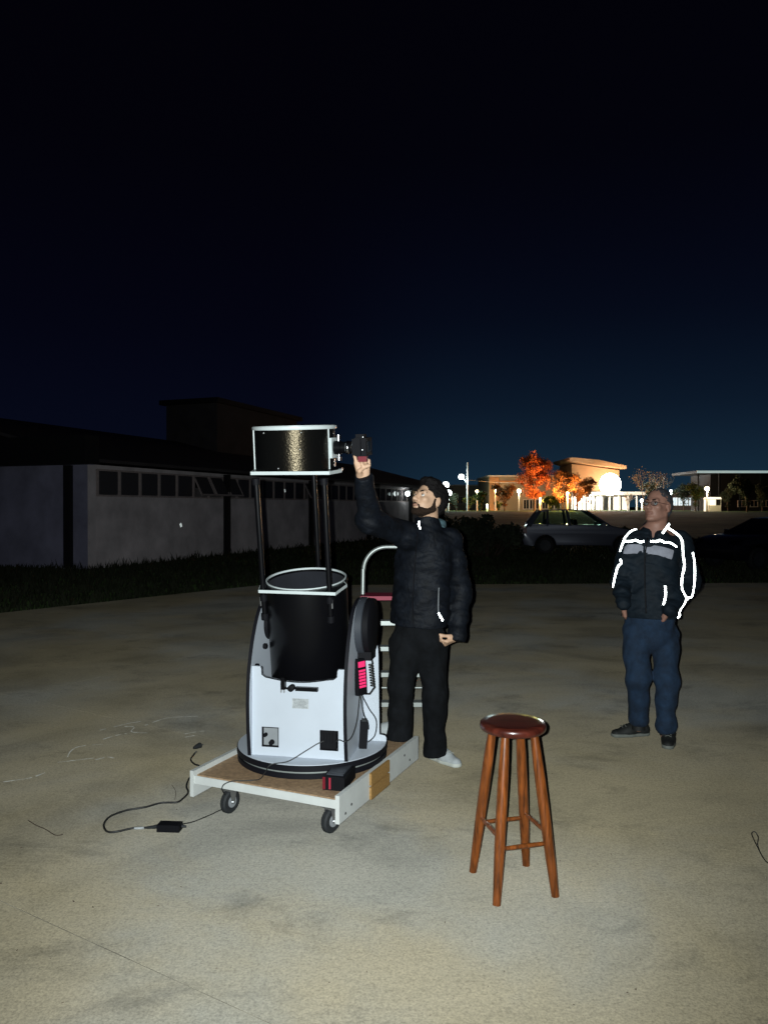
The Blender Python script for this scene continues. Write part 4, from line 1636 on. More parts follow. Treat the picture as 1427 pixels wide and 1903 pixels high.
# truss poles in pairs of clamps
for x, y in ((-0.168, -0.212), (0.197, -0.212), (-0.005, 0.2375)):
    bm = new()
    tube(bm, [TLOW @ Vector((x, y, SL - 0.16)), TLOW @ Vector((x, y, SU - 0.012))], 0.0145, 16)
    po = obj('truss_pole', bm, 'black_metal', tel, smooth=50)
    for z in (SL - 0.035, SL - 0.14, SU - 0.025):
        bm = new()
        lathe(bm, [(0.0146, -0.017), (0.020, -0.017), (0.0205, 0.0), (0.020, 0.017), (0.0146, 0.017)], 16, TLOW @ Matrix.Translation((x, y, z)))
        obj('clamp', bm, 'black_plastic', po)
    bm = new()
    s_ = 1 if x > 0 else -1
    box(bm, (x * 0.97 + s_ * 0.02, y * 0.98 - 0.012, SL - 0.055), (0.007, 0.006, 0.05), TLOW)
    obj('clamp_lever', bm, 'steel', po)
# focuser on the side of the cage
bm = new()
box(bm, (0.219, -0.02, 0.985), (0.012, 0.10, 0.105), T)
fo = obj('focuser_plate', bm, 'ring_white', tel, bevel=0.002)
bm = new()
lathe(bm, [(0.036, 0.0), (0.036, 0.035), (0.030, 0.037), (0.030, 0.075), (0.033, 0.077), (0.033, 0.095)], 28, T @ Matrix.Translation((0.2255, -0.02, 0.985)) @ Matrix.Rotation(R(90), 4, 'Y'))
obj('drawtube', bm, 'black_metal', fo, smooth=40)
bm = new()
tube(bm, [T @ Vector((0.247, -0.02, 0.925)), T @ Vector((0.247, -0.02, 1.045))], 0.006, 10)
obj('focus_shaft', bm, 'chrome', fo)
for z in (0.928, 1.042):
    bm = new()
    lathe(bm, [(0.010, -0.011), (0.0165, -0.009), (0.0165, 0.009), (0.010, 0.011)], 20, T @ Matrix.Translation((0.247, -0.02, z)))
    obj('focus_knob', bm, 'chrome', fo, smooth=40)
bm = new()
lathe(bm, [(0.0335, 0.0), (0.0355, 0.003), (0.0355, 0.014), (0.0335, 0.017)], 28, T @ Matrix.Translation((0.290, -0.02, 0.985)) @ Matrix.Rotation(R(90), 4, 'Y'))
obj('lock_ring', bm, 'chrome', fo, smooth=40)

# ------------------------------------------------------------------ camera on the focuser
TW = Matrix.Translation(tel.location) @ Matrix.Rotation(YAW, 4, 'Z') @ T
camth = bpy.data.objects.new('astronomy_camera', None)
camth.matrix_world = TW @ Matrix.Translation((0.322, -0.02, 0.985))
COL.objects.link(camth)
tag(camth, 'black camera fixed to the focuser of the telescope above the raised hand', 'camera')
bm = new()
lathe(bm, [(0.031, 0.0), (0.034, 0.004), (0.034, 0.022), (0.029, 0.026)], 28, Matrix.Rotation(R(90), 4, 'Y'))
obj('adapter', bm, 'chrome', camth, smooth=40)
bm = new()
box(bm, (0.058, 0, 0.004), (0.062, 0.125, 0.094))
obj('body', bm, 'black_plastic', camth, bevel=0.010)
bm = new()
box(bm, (0.050, -0.012, 0.058), (0.046, 0.046, 0.022))
obj('prism_hump', bm, 'black_plastic', camth, bevel=0.008)
bm = new()
box(bm, (0.0895, 0.0, 0.004), (0.003, 0.074, 0.054))
obj('screen', bm, 'dark_win', camth)
bm = new()
box(bm, (0.040, -0.066, 0.004), (0.045, 0.022, 0.085))
obj('grip', bm, 'black_plastic', camth, bevel=0.009)
for z, y in ((0.052, -0.05), (-0.012, -0.0665)):
    bm = new()
    lathe(bm, [(0.006, 0), (0.006, 0.004), (0.004, 0.006)], 12, Matrix.Translation((0.07, y, z)))
    obj('button', bm, 'steel', camth)
bm = new()
box(bm, (0.066, -0.045, -0.058), (0.045, 0.03, 0.028))
o_ = obj('battery_grip', bm, 'red_plastic', camth, bevel=0.010)
o_['label'] = 'red block under the camera'

# ------------------------------------------------------------------ hand controller lit in red
hc = empty('hand_controller', tel.matrix_world @ Vector((0, 0, 0)))
MW = Matrix.Translation(tel.location) @ Matrix.Rotation(YAW, 4, 'Z')
hc.matrix_world = MW @ Matrix.Translation((0.2990, -0.125, 0.485)) @ Matrix.Rotation(R(60), 4, 'Z') @ Matrix.Rotation(R(-4), 4, 'X')
tag(hc, 'hand controller with glowing pink red keypad hanging on the rocker base', 'controller')
bm = new()
prism(bm, [(-0.034, -0.095), (0.034, -0.095), (0.037, 0.0), (0.034, 0.085), (0.026, 0.098), (-0.026, 0.098), (-0.034, 0.085), (-0.037, 0.0)], -0.014, 0.014, 'xz')
obj('case', bm, 'black_plastic', hc, bevel=0.004)
bm = new()
box(bm, (0, -0.0147, 0.068), (0.052, 0.002, 0.030))
o_ = obj('display', bm, 'pink_lit', hc)
for r_ in range(6):
    for c_ in range(3):
        bm = new()
        box(bm, (-0.0175 + 0.0175 * c_, -0.0155, 0.034 - 0.0165 * r_), (0.0135, 0.004, 0.0115))
        obj('key', bm, 'pink_lit', hc, bevel=0.0015)
bm = new()
box(bm, (0, 0.022, 0.005), (0.085, 0.014, 0.05))
obj('holder', bm, 'black_plastic', hc, bevel=0.003)


def tl(x, y, z):
    return MW @ Vector((x, y, z))


def cable(name, pts, r, label, m='cable', n=8, cat='cable'):
    bm = new()
    tube(bm, smoothpath(pts, n), r, 7)
    o = obj(name, bm, m, None, smooth=60)
    tag(o, label, cat)
    return o


# coiled lead up to the drive and the loose leads below
coil = []
for k in range(0, 121):
    t_ = k / 120
    a = t_ * 2 * math.pi * 9
    coil.append(tl(0.355 + 0.010 * math.cos(a) - 0.012 * t_, -0.06 + 0.010 * math.sin(a), 0.42 + 0.125 * t_))
bm = new()
tube(bm, [tl(0.304, -0.115, 0.394), tl(0.340, -0.075, 0.385)] + coil + [tl(0.345, -0.05, 0.572)], 0.0055, 6)
o_ = obj('coiled_lead', bm, 'cable', None, smooth=60)
tag(o_, 'short coiled lead running from the lit hand controller up to the drive', 'cable')
cable('lead', [tl(0.300, -0.128, 0.394), tl(0.322, -0.15, 0.30), tl(0.335, -0.10, 0.235), tl(0.330, -0.06, 0.19)], 0.0035, 'thin black lead hanging from the hand controller to the black box below it')
cable('lead', [tl(0.303, -0.120, 0.394), tl(0.338, -0.09, 0.31), tl(0.372, -0.06, 0.24), tl(0.365, -0.06, 0.16), tl(0.33, -0.08, 0.125)], 0.003,
      'black lead looping out to the right of the black box on the rocker base')
cable('lead', [tl(0.298, -0.132, 0.394), tl(0.303, -0.22, 0.28), tl(0.292, -0.29, 0.215), tl(0.270, -0.342, 0.205), tl(0.235, -0.322, 0.205), tl(0.212, -0.301, 0.19), tl(0.205, -0.292, 0.185)], 0.003,
      'black lead crossing the right board edge into the square opening')
bx = empty('battery_box', tl(0.3085, -0.105, 0.105))
bx.rotation_euler = (R(4), R(3), YAW + R(15))
tag(bx, 'small upright black box standing beside the right board of the rocker base', 'box')
bm = new()
box(bm, (0, 0, 0.070), (0.042, 0.036, 0.145))
obj('case', bm, 'black_plastic', bx, bevel=0.006)
bm = new()
box(bm, (0, 0, 0.147), (0.028, 0.022, 0.016))
obj('plug', bm, 'rubber', bx, bevel=0.003)

# red and black pack at the corner of the trolley
du, dv = DX, Vector((-DX.y, DX.x, 0))
DO = Vector(dolly.location)


def dl(x, y, z):
    return DO + du * x + dv * y + Vector((0, 0, z))


pk = empty('power_pack', dl(0.335, 0.145, PT - 0.0015), math.atan2(DX.y, DX.x) + R(10))
tag(pk, 'black power pack with a red stripe in the front corner of the trolley', 'power pack')
bm = new()
box(bm, (0, 0.06, 0.033), (0.112, 0.20, 0.066))
obj('case', bm, 'black_plastic', pk, bevel=0.004)
bm = new()
box(bm, (-0.018, -0.0405, 0.034), (0.010, 0.003, 0.056))
obj('stripe', bm, 'red_tape', pk)
bm = new()
box(bm, (-0.048, -0.0405, 0.034), (0.014, 0.003, 0.060))
obj('stripe', bm, 'red_plastic', pk)
bm = new()
box(bm, (0.0, 0.06, 0.0695), (0.085, 0.15, 0.007))
obj('lid', bm, 'gray_plastic', pk, bevel=0.002)


# ------------------------------------------------------------------ leads on the ground
def gp(px, py, z=0.0):
    a = at(px, py, 1.0)
    o = Vector((0, 0, CAM_H))
    d = a - o
    return o + d * ((CAM_H - z) / -d.z)


cable('mains_lead', [gp(366, 1396, .03), gp(360, 1403, .012), gp(355, 1412, .006), gp(362, 1420, .006), gp(371, 1424, .006), gp(366, 1436, .006), gp(352, 1447, .006), gp(347, 1462, .006), gp(350, 1473, .006),
                     gp(338, 1486, .006), gp(328, 1491, .006), gp(300, 1492, .006), gp(270, 1500, .006), gp(235, 1506, .006), gp(206, 1517, .006), gp(194, 1531, .006), gp(198, 1544, .006),
                     gp(214, 1546, .006), gp(247, 1539, .006), gp(268, 1538, .006), gp(290, 1538, .012)], 0.0052,
      'thick black mains lead snaking over the concrete from the adapter behind the trolley')
pg = empty('mains_plug', gp(368, 1392, 0.0))
pg.rotation_euler = (0, 0, R(55))
tag(pg, 'black mains plug lying on the concrete behind the trolley corner', 'plug')
bm = new()
tube(bm, [(-0.035, 0, 0.016), (-0.01, 0, 0.018), (0.02, 0, 0.020), (0.024, 0, 0.020)], [0.008, 0.015, 0.018, 0.015], 12)
obj('body', bm, 'rubber', pg)
for s in (-1, 1):
    bm = new()
    tube(bm, [(0.0245, s * 0.008, 0.020), (0.042, s * 0.008, 0.020)], 0.003, 8)
    obj('pin', bm, 'steel', pg)
ad = empty('power_adapter', gp(316, 1543, 0.0), R(-4))
tag(ad, 'flat black power adapter lying on the concrete left of the trolley', 'adapter')
bm = new()
box(bm, (0, 0, 0.018), (0.112, 0.056, 0.034))
obj('case', bm, 'black_plastic', ad, bevel=0.006)
bm = new()
tube(bm, [(-0.056, 0, 0.018), (-0.085, 0, 0.013), (-0.125, 0.002, 0.008)], [0.011, 0.008, 0.0055], 10)
obj('strain_relief', bm, 'rubber', ad)
bm = new()
tube(bm, [(0.056, 0.012, 0.018), (0.078, 0.014, 0.014)], [0.008, 0.005], 10)
obj('strain_relief', bm, 'rubber', ad)
bm = new()
tube(bm, [gp(250, 1539.5, .006), gp(268, 1538.5, .006)], 0.0058, 10)
o_ = obj('tape_wrap', bm, 'label', None)
tag(o_, 'short pale tape wrap round the mains lead beside the adapter', 'tape')
a0, a1 = dl(-0.17, -0.012, PT + 0.003), dl(-0.02, 0.12, PT + 0.004)
cable('thin_lead', [gp(341, 1531, .012), gp(360, 1527, .003), gp(380, 1519, .003), gp(400, 1510, .003), gp(428, 1493, .03), dl(-0.225, -0.022, PT - 0.035), dl(-0.185, -0.012, PT + 0.004), dl(-0.10, 0.05, PT + 0.003),
                    tl(-0.155, -0.415, 0.012), tl(-0.125, -0.425, 0.050), tl(-0.095, -0.420, 0.090), tl(-0.02, -0.372, 0.096), tl(0.05, -0.335, 0.135), tl(0.11, -0.305, 0.170), tl(0.145, -0.292, 0.185)], 0.0028,
      'thin black lead rising from the adapter over the trolley to the square opening')
cable('twig', [gp(53, 1524, .004), gp(65, 1532, .006), gp(85, 1541, .005), gp(104, 1552, .004), gp(118, 1550, .006)], 0.0022, 'thin dark dry twig lying on the concrete near the left edge', 'bark', cat='twig')
cable('wire', [gp(1437, 1612, .004), gp(1422, 1600, .004), gp(1412, 1585, .004), gp(1407, 1570, .004), gp(1408, 1556, .004), gp(1402, 1546, .02), gp(1396, 1549, .012), gp(1401, 1562, .004), gp(1408, 1576, .004)], 0.0026,
      'loop of thin dark wire on the concrete at the right edge', cat='wire')
cable('twig', [gp(320, 1459, .004), gp(326, 1468, .012), gp(327, 1478, .012), gp(325, 1486, .004)], 0.0013, 'thin dry stalk by the mains lead near the trolley', 'bark', cat='twig')
# leaf crumbs and bits of dirt scattered on the concrete
rr = random.Random(77)
bm = new()
for k in range(260):
    y = 2.1 + 7.5 * rr.random() ** 1.6
    x = rr.uniform(-0.62, 0.62) * y
    a = rr.uniform(0, math.pi)
    s = 0.0013 + 0.0052 * rr.random() ** 3
    c_, s_ = math.cos(a), math.sin(a)
    e = rr.uniform(0.3, 0.6)
    q = [(-s, -s * e), (s, -s * e * 0.6), (s * 0.8, s * e), (-s * 0.7, s * e)]
    lo_ = [bm.verts.new((x + c_ * u - s_ * v, y + s_ * u + c_ * v, 0.0006)) for u, v in q]
    hi_ = [bm.verts.new((x + (c_ * u - s_ * v) * .7, y + (s_ * u + c_ * v) * .7, 0.0006 + s * rr.uniform(0.25, 0.6))) for u, v in q]
    bm.faces.new(hi_)
    for i in range(4):
        bm.faces.new((lo_[i], lo_[(i + 1) % 4], hi_[(i + 1) % 4], hi_[i]))
o_ = obj('dirt_crumbs', bm, 'bark', None, smooth=None)
tag(o_, 'crumbs of dirt and dead leaf scattered over the concrete yard', 'litter', kind='stuff')

# ------------------------------------------------------------------ wooden stool
st = empty('bar_stool', (0.541, 3.182, 0))
tag(st, 'tall round varnished wooden bar stool with four splayed legs', 'stool')
SZ = 0.684
bm = new()
lathe(bm, [(0.126, SZ - 0.036), (0.135, SZ - 0.030), (0.1385, SZ - 0.018), (0.136, SZ - 0.006), (0.130, SZ - 0.001), (0.10, SZ)], 64)
obj('seat', bm, 'seat_wood', st, smooth=60)
feet = [Vector((0.386, 3.287)), Vector((0.448, 3.010)), Vector((0.697, 3.078)), Vector((0.628, 3.346))]
fc = sum(feet, Vector((0, 0))) / 4
legs = []
for f in feet:
    b_ = Vector((f.x - 0.541, f.y - 3.182, 0))
    t_ = Vector(((f.x - fc.x) * 0.50, (f.y - fc.y) * 0.50, SZ - 0.0365))
    legs.append((b_, t_))
    rr_ = [0.0165, 0.0175, 0.0195, 0.0215, 0.0225, 0.0215, 0.0185, 0.0165]
    fr_ = [0, 0.06, 0.16, 0.32, 0.55, 0.80, 0.94, 1]
    bm = new()
    tube(bm, [b_.lerp(t_, q) for q in fr_], rr_, 20)
    obj('leg', bm, 'stool_wood', st, smooth=50)
for i, z in ((0, 0.262), (1, 0.222), (2, 0.262), (3, 0.235)):
    A, B = legs[i], legs[(i + 1) % 4]
    q = z / SZ
    bm = new()
    pa, pb = A[0].lerp(A[1], q), B[0].lerp(B[1], q)
    tube(bm, [pa, pa.lerp(pb, .2), pa.lerp(pb, .5), pa.lerp(pb, .8), pb], [0.0075, 0.0085, 0.0095, 0.0085, 0.0075], 12)
    obj('stretcher', bm, 'stool_wood', st, smooth=50)

# ------------------------------------------------------------------ step ladder behind the telescope
LD = 5.45
ldx0, ldx1 = at(674, 1100, LD).x, at(806, 1100, LD).x
lad = empty('step_ladder', ((ldx0 + ldx1) / 2, LD, 0))
tag(lad, 'aluminium step ladder with red top step standing behind the telescope', 'ladder')
hw = (ldx1 - ldx0) / 2
zt_ = lambda py, dd=0.0: at(700, py, LD + dd).z
ztop, zhoop = zt_(1110), zt_(1017)
for s in (-1, 1):
    bm = new()
    tube(bm, [(s * (hw + 0.02), -0.16, 0), (s * hw, 0.0, ztop)], 0.016, 10)
    obj('rail', bm, 'alu', lad)
    bm = new()
    tube(bm, [(s * (hw + 0.02), 0.48, 0), (s * (hw - 0.02), 0.10, ztop - 0.02)], 0.013, 10)
    obj('rear_rail', bm, 'alu', lad)
bm = new()
hp = [(-hw, 0.02, ztop + 0.02), (-hw + 0.003, 0.03, ztop + 0.2)] + [(-hw + 0.17 - 0.165 * math.cos(R(a)), 0.04, zhoop - 0.17 + 0.17 * math.sin(R(a))) for a in range(0, 91, 10)]
tube(bm, hp + [(-x, y, z) for x, y, z in hp[::-1]], 0.0145, 12)
obj('handrail', bm, 'alu', lad, smooth=60)
bm = new()
box(bm, (0, 0.06, ztop), (2 * hw + 0.03, 0.24, 0.028))
obj('top_step', bm, 'ladder_red', lad, bevel=0.006)
for py in (1158, 1205, 1252, 1306):
    z = zt_(py, -0.06)
    bm = new()
    box(bm, (0, -0.08 + 0.08 * z / ztop - 0.01, z), (2 * hw + 0.01, 0.085, 0.03))
    obj('step', bm, 'alu', lad, bevel=0.004)
bm = new()
tube(bm, [(-hw, 0.28, zt_(1277, 0.3)), (hw, 0.28, zt_(1277, 0.3))], 0.008, 8)
obj('rear_brace', bm, 'alu', lad)


# ================================================================== PEOPLE
def npv(v):
    return np.array(v, float)


def head_frame(yaw, pitch, roll=0.0):
    """columns: the face's left-right axis, forward, up; yaw 0 looks at -Y, positive turns towards -X"""
    f = Vector((-math.sin(yaw), -math.cos(yaw), 0))
    r = Vector((-f.y, f.x, 0)) * -1
    r = Vector((f.y, -f.x, 0)) * 1.0
    up = Vector((0, 0, 1))
    f2 = f * math.cos(pitch) + up * math.sin(pitch)
    u2 = up * math.cos(pitch) - f * math.sin(pitch)
    r = f2.cross(u2)
    if roll:
        q = Matrix.Rotation(roll, 3, f2)
        r, u2 = q @ r, q @ u2
    return Matrix((r, f2, u2)).transposed()


class Head:
    def __init__(self, c, A, s=1.0):
        self.c, self.A, self.s = Vector(c), A, s

    def w(self, x, y, z):
        return self.c + self.A @ (Vector((x, y, z)) * self.s)

    def ell(self, F, x, y, z, r, k=0.02, op='u'):
        F.ell(self.w(x, y, z), [q * self.s for q in r], self.A, k * self.s, op)

    def cone(self, F, a, b, ra, rb, k=0.02, op='u'):
        F.cone(self.w(*a), self.w(*b), ra * self.s, rb * self.s, k * self.s, op)


def add_head(F, H):
    H.ell(F, 0, -0.018, 0.036, (0.074, 0.096, 0.083), 0.01)
    H.ell(F, 0, 0.028, -0.035, (0.060, 0.064, 0.082), 0.035)
    for s in (-1, 1):
        H.cone(F, (s * 0.052, -0.008, -0.058), (s * 0.020, 0.066, -0.098), 0.018, 0.013, 0.025)
        H.ell(F, s * 0.042, 0.066, -0.022, (0.020, 0.020, 0.017), 0.022)
    H.ell(F, 0, 0.078, -0.100, (0.020, 0.016, 0.015), 0.02)
    H.cone(F, (-0.036, 0.076, 0.022), (0.036, 0.076, 0.022), 0.012, 0.012, 0.018)
    for s in (-1, 1):
        H.ell(F, s * 0.032, 0.100, 0.003, (0.018, 0.017, 0.012), 0.014, 's')
    H.cone(F, (0, 0.082, 0.014), (0, 0.112, -0.030), 0.0075, 0.0125, 0.010)
    for s in (-1, 1):
        H.ell(F, s * 0.0125, 0.100, -0.033, (0.0085, 0.011, 0.0085), 0.006)
    H.ell(F, 0, 0.090, -0.0615, (0.023, 0.0115, 0.0068), 0.006)
    H.ell(F, 0, 0.0885, -0.0735, (0.020, 0.0115, 0.0072), 0.006)
    H.cone(F, (-0.024, 0.100, -0.0675), (0.024, 0.100, -0.0675), 0.0022, 0.0022, 0.003, 's')
    for s in (-1, 1):
        H.ell(F, s * 0.077, -0.014, -0.010, (0.010, 0.019, 0.033), 0.008)
        H.ell(F, s * 0.087, -0.006, -0.006, (0.006, 0.010, 0.017), 0.006, 's')


def hand(F, W, d, q, s, curls, thumb, size=1.0, splay=1.0):
    """W wrist, d towards the fingers, q out of the palm, s towards the thumb"""
    d, q, s = (Vector(v).normalized() for v in (d, q, s))
    W = Vector(W)
    k = size
    offs, lens = (0.030, 0.010, -0.011, -0.030), (0.072, 0.080, 0.074, 0.058)
    for o in offs:
        F.cone(W + s * o * 0.45 * k, W + (d * 0.085 + s * o) * k, 0.0165 * k, 0.0125 * k, 0.014)
    for o, L_, c in zip(offs, lens, curls):
        p = W + (d * 0.088 + s * o) * k
        dirn = (d + s * o * 1.6 * splay).normalized()
        r0 = 0.0092 * k
        ang = 0.0
        for j, frac in enumerate((0.44, 0.31, 0.25)):
            ang += R(c[j])
            dd = dirn * math.cos(ang) + q * math.sin(ang)
            p2 = p + dd * L_ * frac * k
            F.cone(p, p2, r0, r0 * 0.90, 0.005)
            p, r0 = p2, r0 * 0.90
    a, b, c = thumb
    p0 = W + (d * 0.022 + s * 0.022 + q * 0.010) * k
    p1 = p0 + (Vector(a).normalized()) * 0.040 * k
    p2 = p1 + (Vector(b).normalized()) * 0.034 * k
    p3 = p2 + (Vector(c).normalized()) * 0.026 * k
    F.cone(p0, p1, 0.0165 * k, 0.0118 * k, 0.012)
    F.cone(p1, p2, 0.0112 * k, 0.0105 * k, 0.005)
    F.cone(p2, p3, 0.0105 * k, 0.0085 * k, 0.005)


def eyes(H, parent, org, look):
    for s in (-1, 1):
        c = H.w(s * 0.032, 0.0775, 0.003)
        bm = new()
        ball(bm, c - org, 0.0122 * H.s, seg=16)
        e_ = obj('eye', bm, 'eye', parent, smooth=180)
        v = (H.A @ Vector(look)).normalized()
        u, w = ring_frame(v)
        bm = new()
        lathe(bm, [(0.0058 * H.s, 0), (0.004 * H.s, 0.0014), (0.0002, 0.002)], 14,
              Matrix.Translation(c - org + v * 0.0109 * H.s) @ Matrix((u, w, v)).transposed().to_4x4())
        obj('iris', bm, 'iris', e_, smooth=60)
        # eyebrow
        bm = new()
        pts = [H.w(s * x, y, z) - org for x, y, z in ((0.012, 0.0905, 0.022), (0.026, 0.0890, 0.0275), (0.040, 0.080, 0.0265), (0.050, 0.068, 0.020))]
        tube(bm, smoothpath(pts, 4), [0.0035, .0042, .0045, .0045, .0045, .0045, .0042, .004, .0038, .0034, .003, .0025, .002], 8)
        obj('eyebrow', bm, 'hair', parent, smooth=60)
        # upper lid
        bm = new()
        pts = [H.w(s * 0.032 + dx, 0.0775 + math.sqrt(max(0, 0.0134 ** 2 - dx * dx - dz * dz)), 0.003 + dz) - org
               for dx, dz in ((-0.0115, 0.001), (-0.007, 0.0058), (0, 0.0078), (0.007, 0.0058), (0.0115, 0.001))]
        tube(bm, smoothpath(pts, 3), 0.0021, 7)
        obj('eyelid', bm, parent.data.materials[0], parent, smooth=60)


def shoe(name, heel, d, mu, ms, parent, org, size=0.285, width=0.046):
    heel, d = Vector(heel), Vector(d).normalized()
    sd = Vector((d.y, -d.x, 0))
    U = Vector((0, 0, 1))
    e = size
    toe = heel + d * (e - 0.08)
    lo = [min(heel[i], toe[i]) - 0.10 for i in (0, 1)] + [heel.z - 0.03]
    hi = [max(heel[i], toe[i]) + 0.10 for i in (0, 1)] + [heel.z + 0.17]
    F = Field(lo, hi, 0.004)
    F.cone(heel + U * 0.035, heel + d * e * 0.40 + U * 0.035, 0.036, 0.041, 0.02)
    F.cone(heel + d * e * 0.40 + U * 0.030, toe + U * 0.020, 0.044, 0.036, 0.02, axis=U, s=0.85)
    F.cone(heel + d * 0.012 + U * 0.05, heel + d * 0.03 + U * 0.125, 0.038, 0.042, 0.03)
    F.cone(heel + d * 0.06 + U * 0.075, heel + d * e * 0.48 + U * 0.040, 0.030, 0.028, 0.03)
    F.cut(heel + U * 0.018, (0, 0, -1))
    F.cut(heel + U * 0.112, (0, 0, 1))
    up = F.mesh(name, mu, parent, org)
    F = Field(lo, hi, 0.004)
    F.cone(heel + U * 0.012, heel + d * e * 0.40 + U * 0.012, 0.039, 0.043, 0.01)
    F.cone(heel + d * e * 0.40 + U * 0.012, toe + U * 0.012, 0.047, 0.039, 0.01)
    F.cut(heel + U * 0.0015, (0, 0, -1))
    F.cut(heel + U * 0.026, (0, 0, 1))
    F.mesh('sole', ms, up, org)
    bm = new()
    for k in range(4):
        t = 0.34 + 0.085 * k
        p = heel + d * e * t + U * (0.096 - 0.062 * (t - 0.22))
        tube(bm, [p - sd * 0.020 - U * 0.006 - org, p + U * 0.002 - org, p + sd * 0.020 - U * 0.006 - org], 0.0026, 6)
    o = obj('lace', bm, ms, up, smooth=60)
    o['kind'] = 'stuff'
    return up


def bvh_of(o):
    me = o.data
    return BVHTree.FromPolygons([v.co.copy() for v in me.vertices], [tuple(p.vertices) for p in me.polygons])


def ribbon(name, cloth, org, pix, w, m, parent, lift=0.004, dist=5.0, n=6, facing=None):
    """a strip sewn on a garment: each point sits on the cloth where the photograph shows it"""
    tree_ = bvh_of(cloth)
    o = Vector((0, 0, CAM_H))
    pts = []
    for a in smoothpath([Vector((x, y, 0)) for x, y in pix], n):
        p = at(a.x, a.y, dist)
        d = (p - o).normalized()
        h, nn, i, t = tree_.ray_cast(o - org, d)
        if h is None:
            h, nn, i, t = tree_.find_nearest(p - org)
        pts.append((h, nn))
    bm = new()
    prev = None
    rows = []
    for i, (p, nn) in enumerate(pts):
        t = (pts[min(i + 1, len(pts) - 1)][0] - pts[max(i - 1, 0)][0])
        if t.length < 1e-6:
            continue
        t.normalize()
        sd = nn.cross(t)
        if sd.length < 1e-4:
            continue
        sd.normalize()
        q = p + nn * lift
        rows.append([bm.verts.new(q - sd * w - nn * 0.003), bm.verts.new(q - sd * w * 0.6 + nn * 0.0015), bm.verts.new(q + sd * w * 0.6 + nn * 0.0015), bm.verts.new(q + sd * w - nn * 0.003),
                     bm.verts.new(q - nn * 0.010)])
    for A, B in zip(rows, rows[1:]):
        for k in range(5):
            bm.faces.new((A[k], A[(k + 1) % 5], B[(k + 1) % 5], B[k]))
    if len(rows) < 2:
        bm.free()
        return None
    bm.faces.new(rows[0])
    bm.faces.new(rows[-1])
    bmesh.ops.recalc_face_normals(bm, faces=bm.faces[:])
    return obj(name, bm, m, parent, smooth=60)


# ------------------------------------------------------------------ the young man reaching up to the camera
org = Vector((0.23, 4.62, 0.0))
neck = at(795, 975, 4.50)
hips_c = at(777, 1185, 4.58)
sh_r, sh_l = at(746, 992, 4.42), at(836, 1002, 4.55)
el_r = at(686, 968, 4.20)
wr_r = at(676, 889, 4.03)
el_l, wr_l = at(855, 1100, 4.62), at(848, 1184, 4.52)
hip_r, hip_l = at(752, 1195, 4.57), at(803, 1195, 4.60)
kn_r, kn_l = at(745, 1282, 4.53), at(806, 1290, 4.60)
an_r, an_l = at(743, 1358, 4.545), at(808, 1398, 4.70)
chest = at(786, 1035, 4.53)
belly = at(780, 1120, 4.55)
front = Vector((-0.35, -0.94, 0)).normalized()

H1 = Head(at(796, 929, 4.47), head_frame(R(51), R(20), 0), 0.95)
F = Field((-0.22, 3.88, 0.02), (0.52, 4.86, 1.86), 0.0055)
add_head(F, H1)
F.cone(H1.w(0, -0.025, -0.06), neck + Vector((0, 0.02, -0.05)), 0.056, 0.060, 0.02)
F.cone(neck + Vector((0, 0.02, -0.12)), belly, 0.09, 0.12, 0.03, axis=front, s=0.72)
F.cone(belly, hips_c, 0.12, 0.135, 0.04, axis=front, s=0.75)
F.cone(sh_r, sh_l, 0.045, 0.045, 0.03)
for a, b, c, ra in ((sh_r, el_r, wr_r, 0.047), (sh_l, el_l, wr_l, 0.047)):
    F.cone(a, b, ra, 0.037, 0.02)
    F.cone(b, c, 0.037, 0.025, 0.015)
for a, b, c in ((hip_r, kn_r, an_r), (hip_l, kn_l, an_l)):
    F.cone(a, b, 0.075, 0.050, 0.03)
    F.cone(b, c, 0.050, 0.034, 0.02)
# right hand up at the camera: first finger stretched, the rest curled
dR = (at(673, 850, 3.99) - wr_r).normalized()
dR = (dR + Vector((-0.05, 0, 0.15))).normalized()
sR = Vector((-0.92, -0.25, 0.05))
sR = (sR - dR * sR.dot(dR)).normalized()
qR = dR.cross(sR)
if qR.y < 0:
    qR = -qR
qR = -qR
hand(F, wr_r, dR, qR, sR, ((-4, 6, 6), (62, 70, 40), (70, 75, 40), (76, 78, 40)), (dR * 0.65 + qR * 0.6 + sR * 0.05, dR * 0.5 + qR * 0.35 - sR * 0.6, dR * 0.2 + qR * 0.2 - sR * 0.9), 1.05, 1.4)
# left hand hanging, half closed
dL = Vector((-0.66, -0.30, -0.30)).normalized()
sL = Vector((-0.30, -0.85, 0.2))
sL = (sL - dL * sL.dot(dL)).normalized()
qL = sL.cross(dL)
if qL.x > 0:
    qL = -qL
hand(F, wr_l + dL * 0.0, dL, qL, sL, ((40, 55, 35), (48, 60, 40), (55, 62, 40), (60, 62, 40)), (dL * 0.8 + sL * 0.3 + qL * 0.3, dL * 0.8 + qL * 0.5, dL * 0.6 + qL * 0.7), 0.90)
p1 = F.mesh('person', 'skin', None, org)
p1.location = org
tag(p1, 'young bearded person in black jacket and trousers reaching up to the camera on the telescope', 'person')
eyes(H1, p1, org, (-0.35, 0.85, 0.22))
# lips
bm = new()
tube(bm, smoothpath([H1.w(x, y, z) - org for x, y, z in ((-0.021, 0.090, -0.068), (-0.009, 0.1005, -0.0628), (0, 0.1015, -0.0640), (0.009, 0.1005, -0.0628), (0.021, 0.090, -0.068))], 3), 0.0026, 8)
tube(bm, smoothpath([H1.w(x, y, z) - org for x, y, z in ((-0.018, 0.090, -0.0705), (0, 0.0995, -0.0735), (0.018, 0.090, -0.0705))], 4), 0.0030, 8)
obj('lips', bm, 'lip', p1, smooth=60)
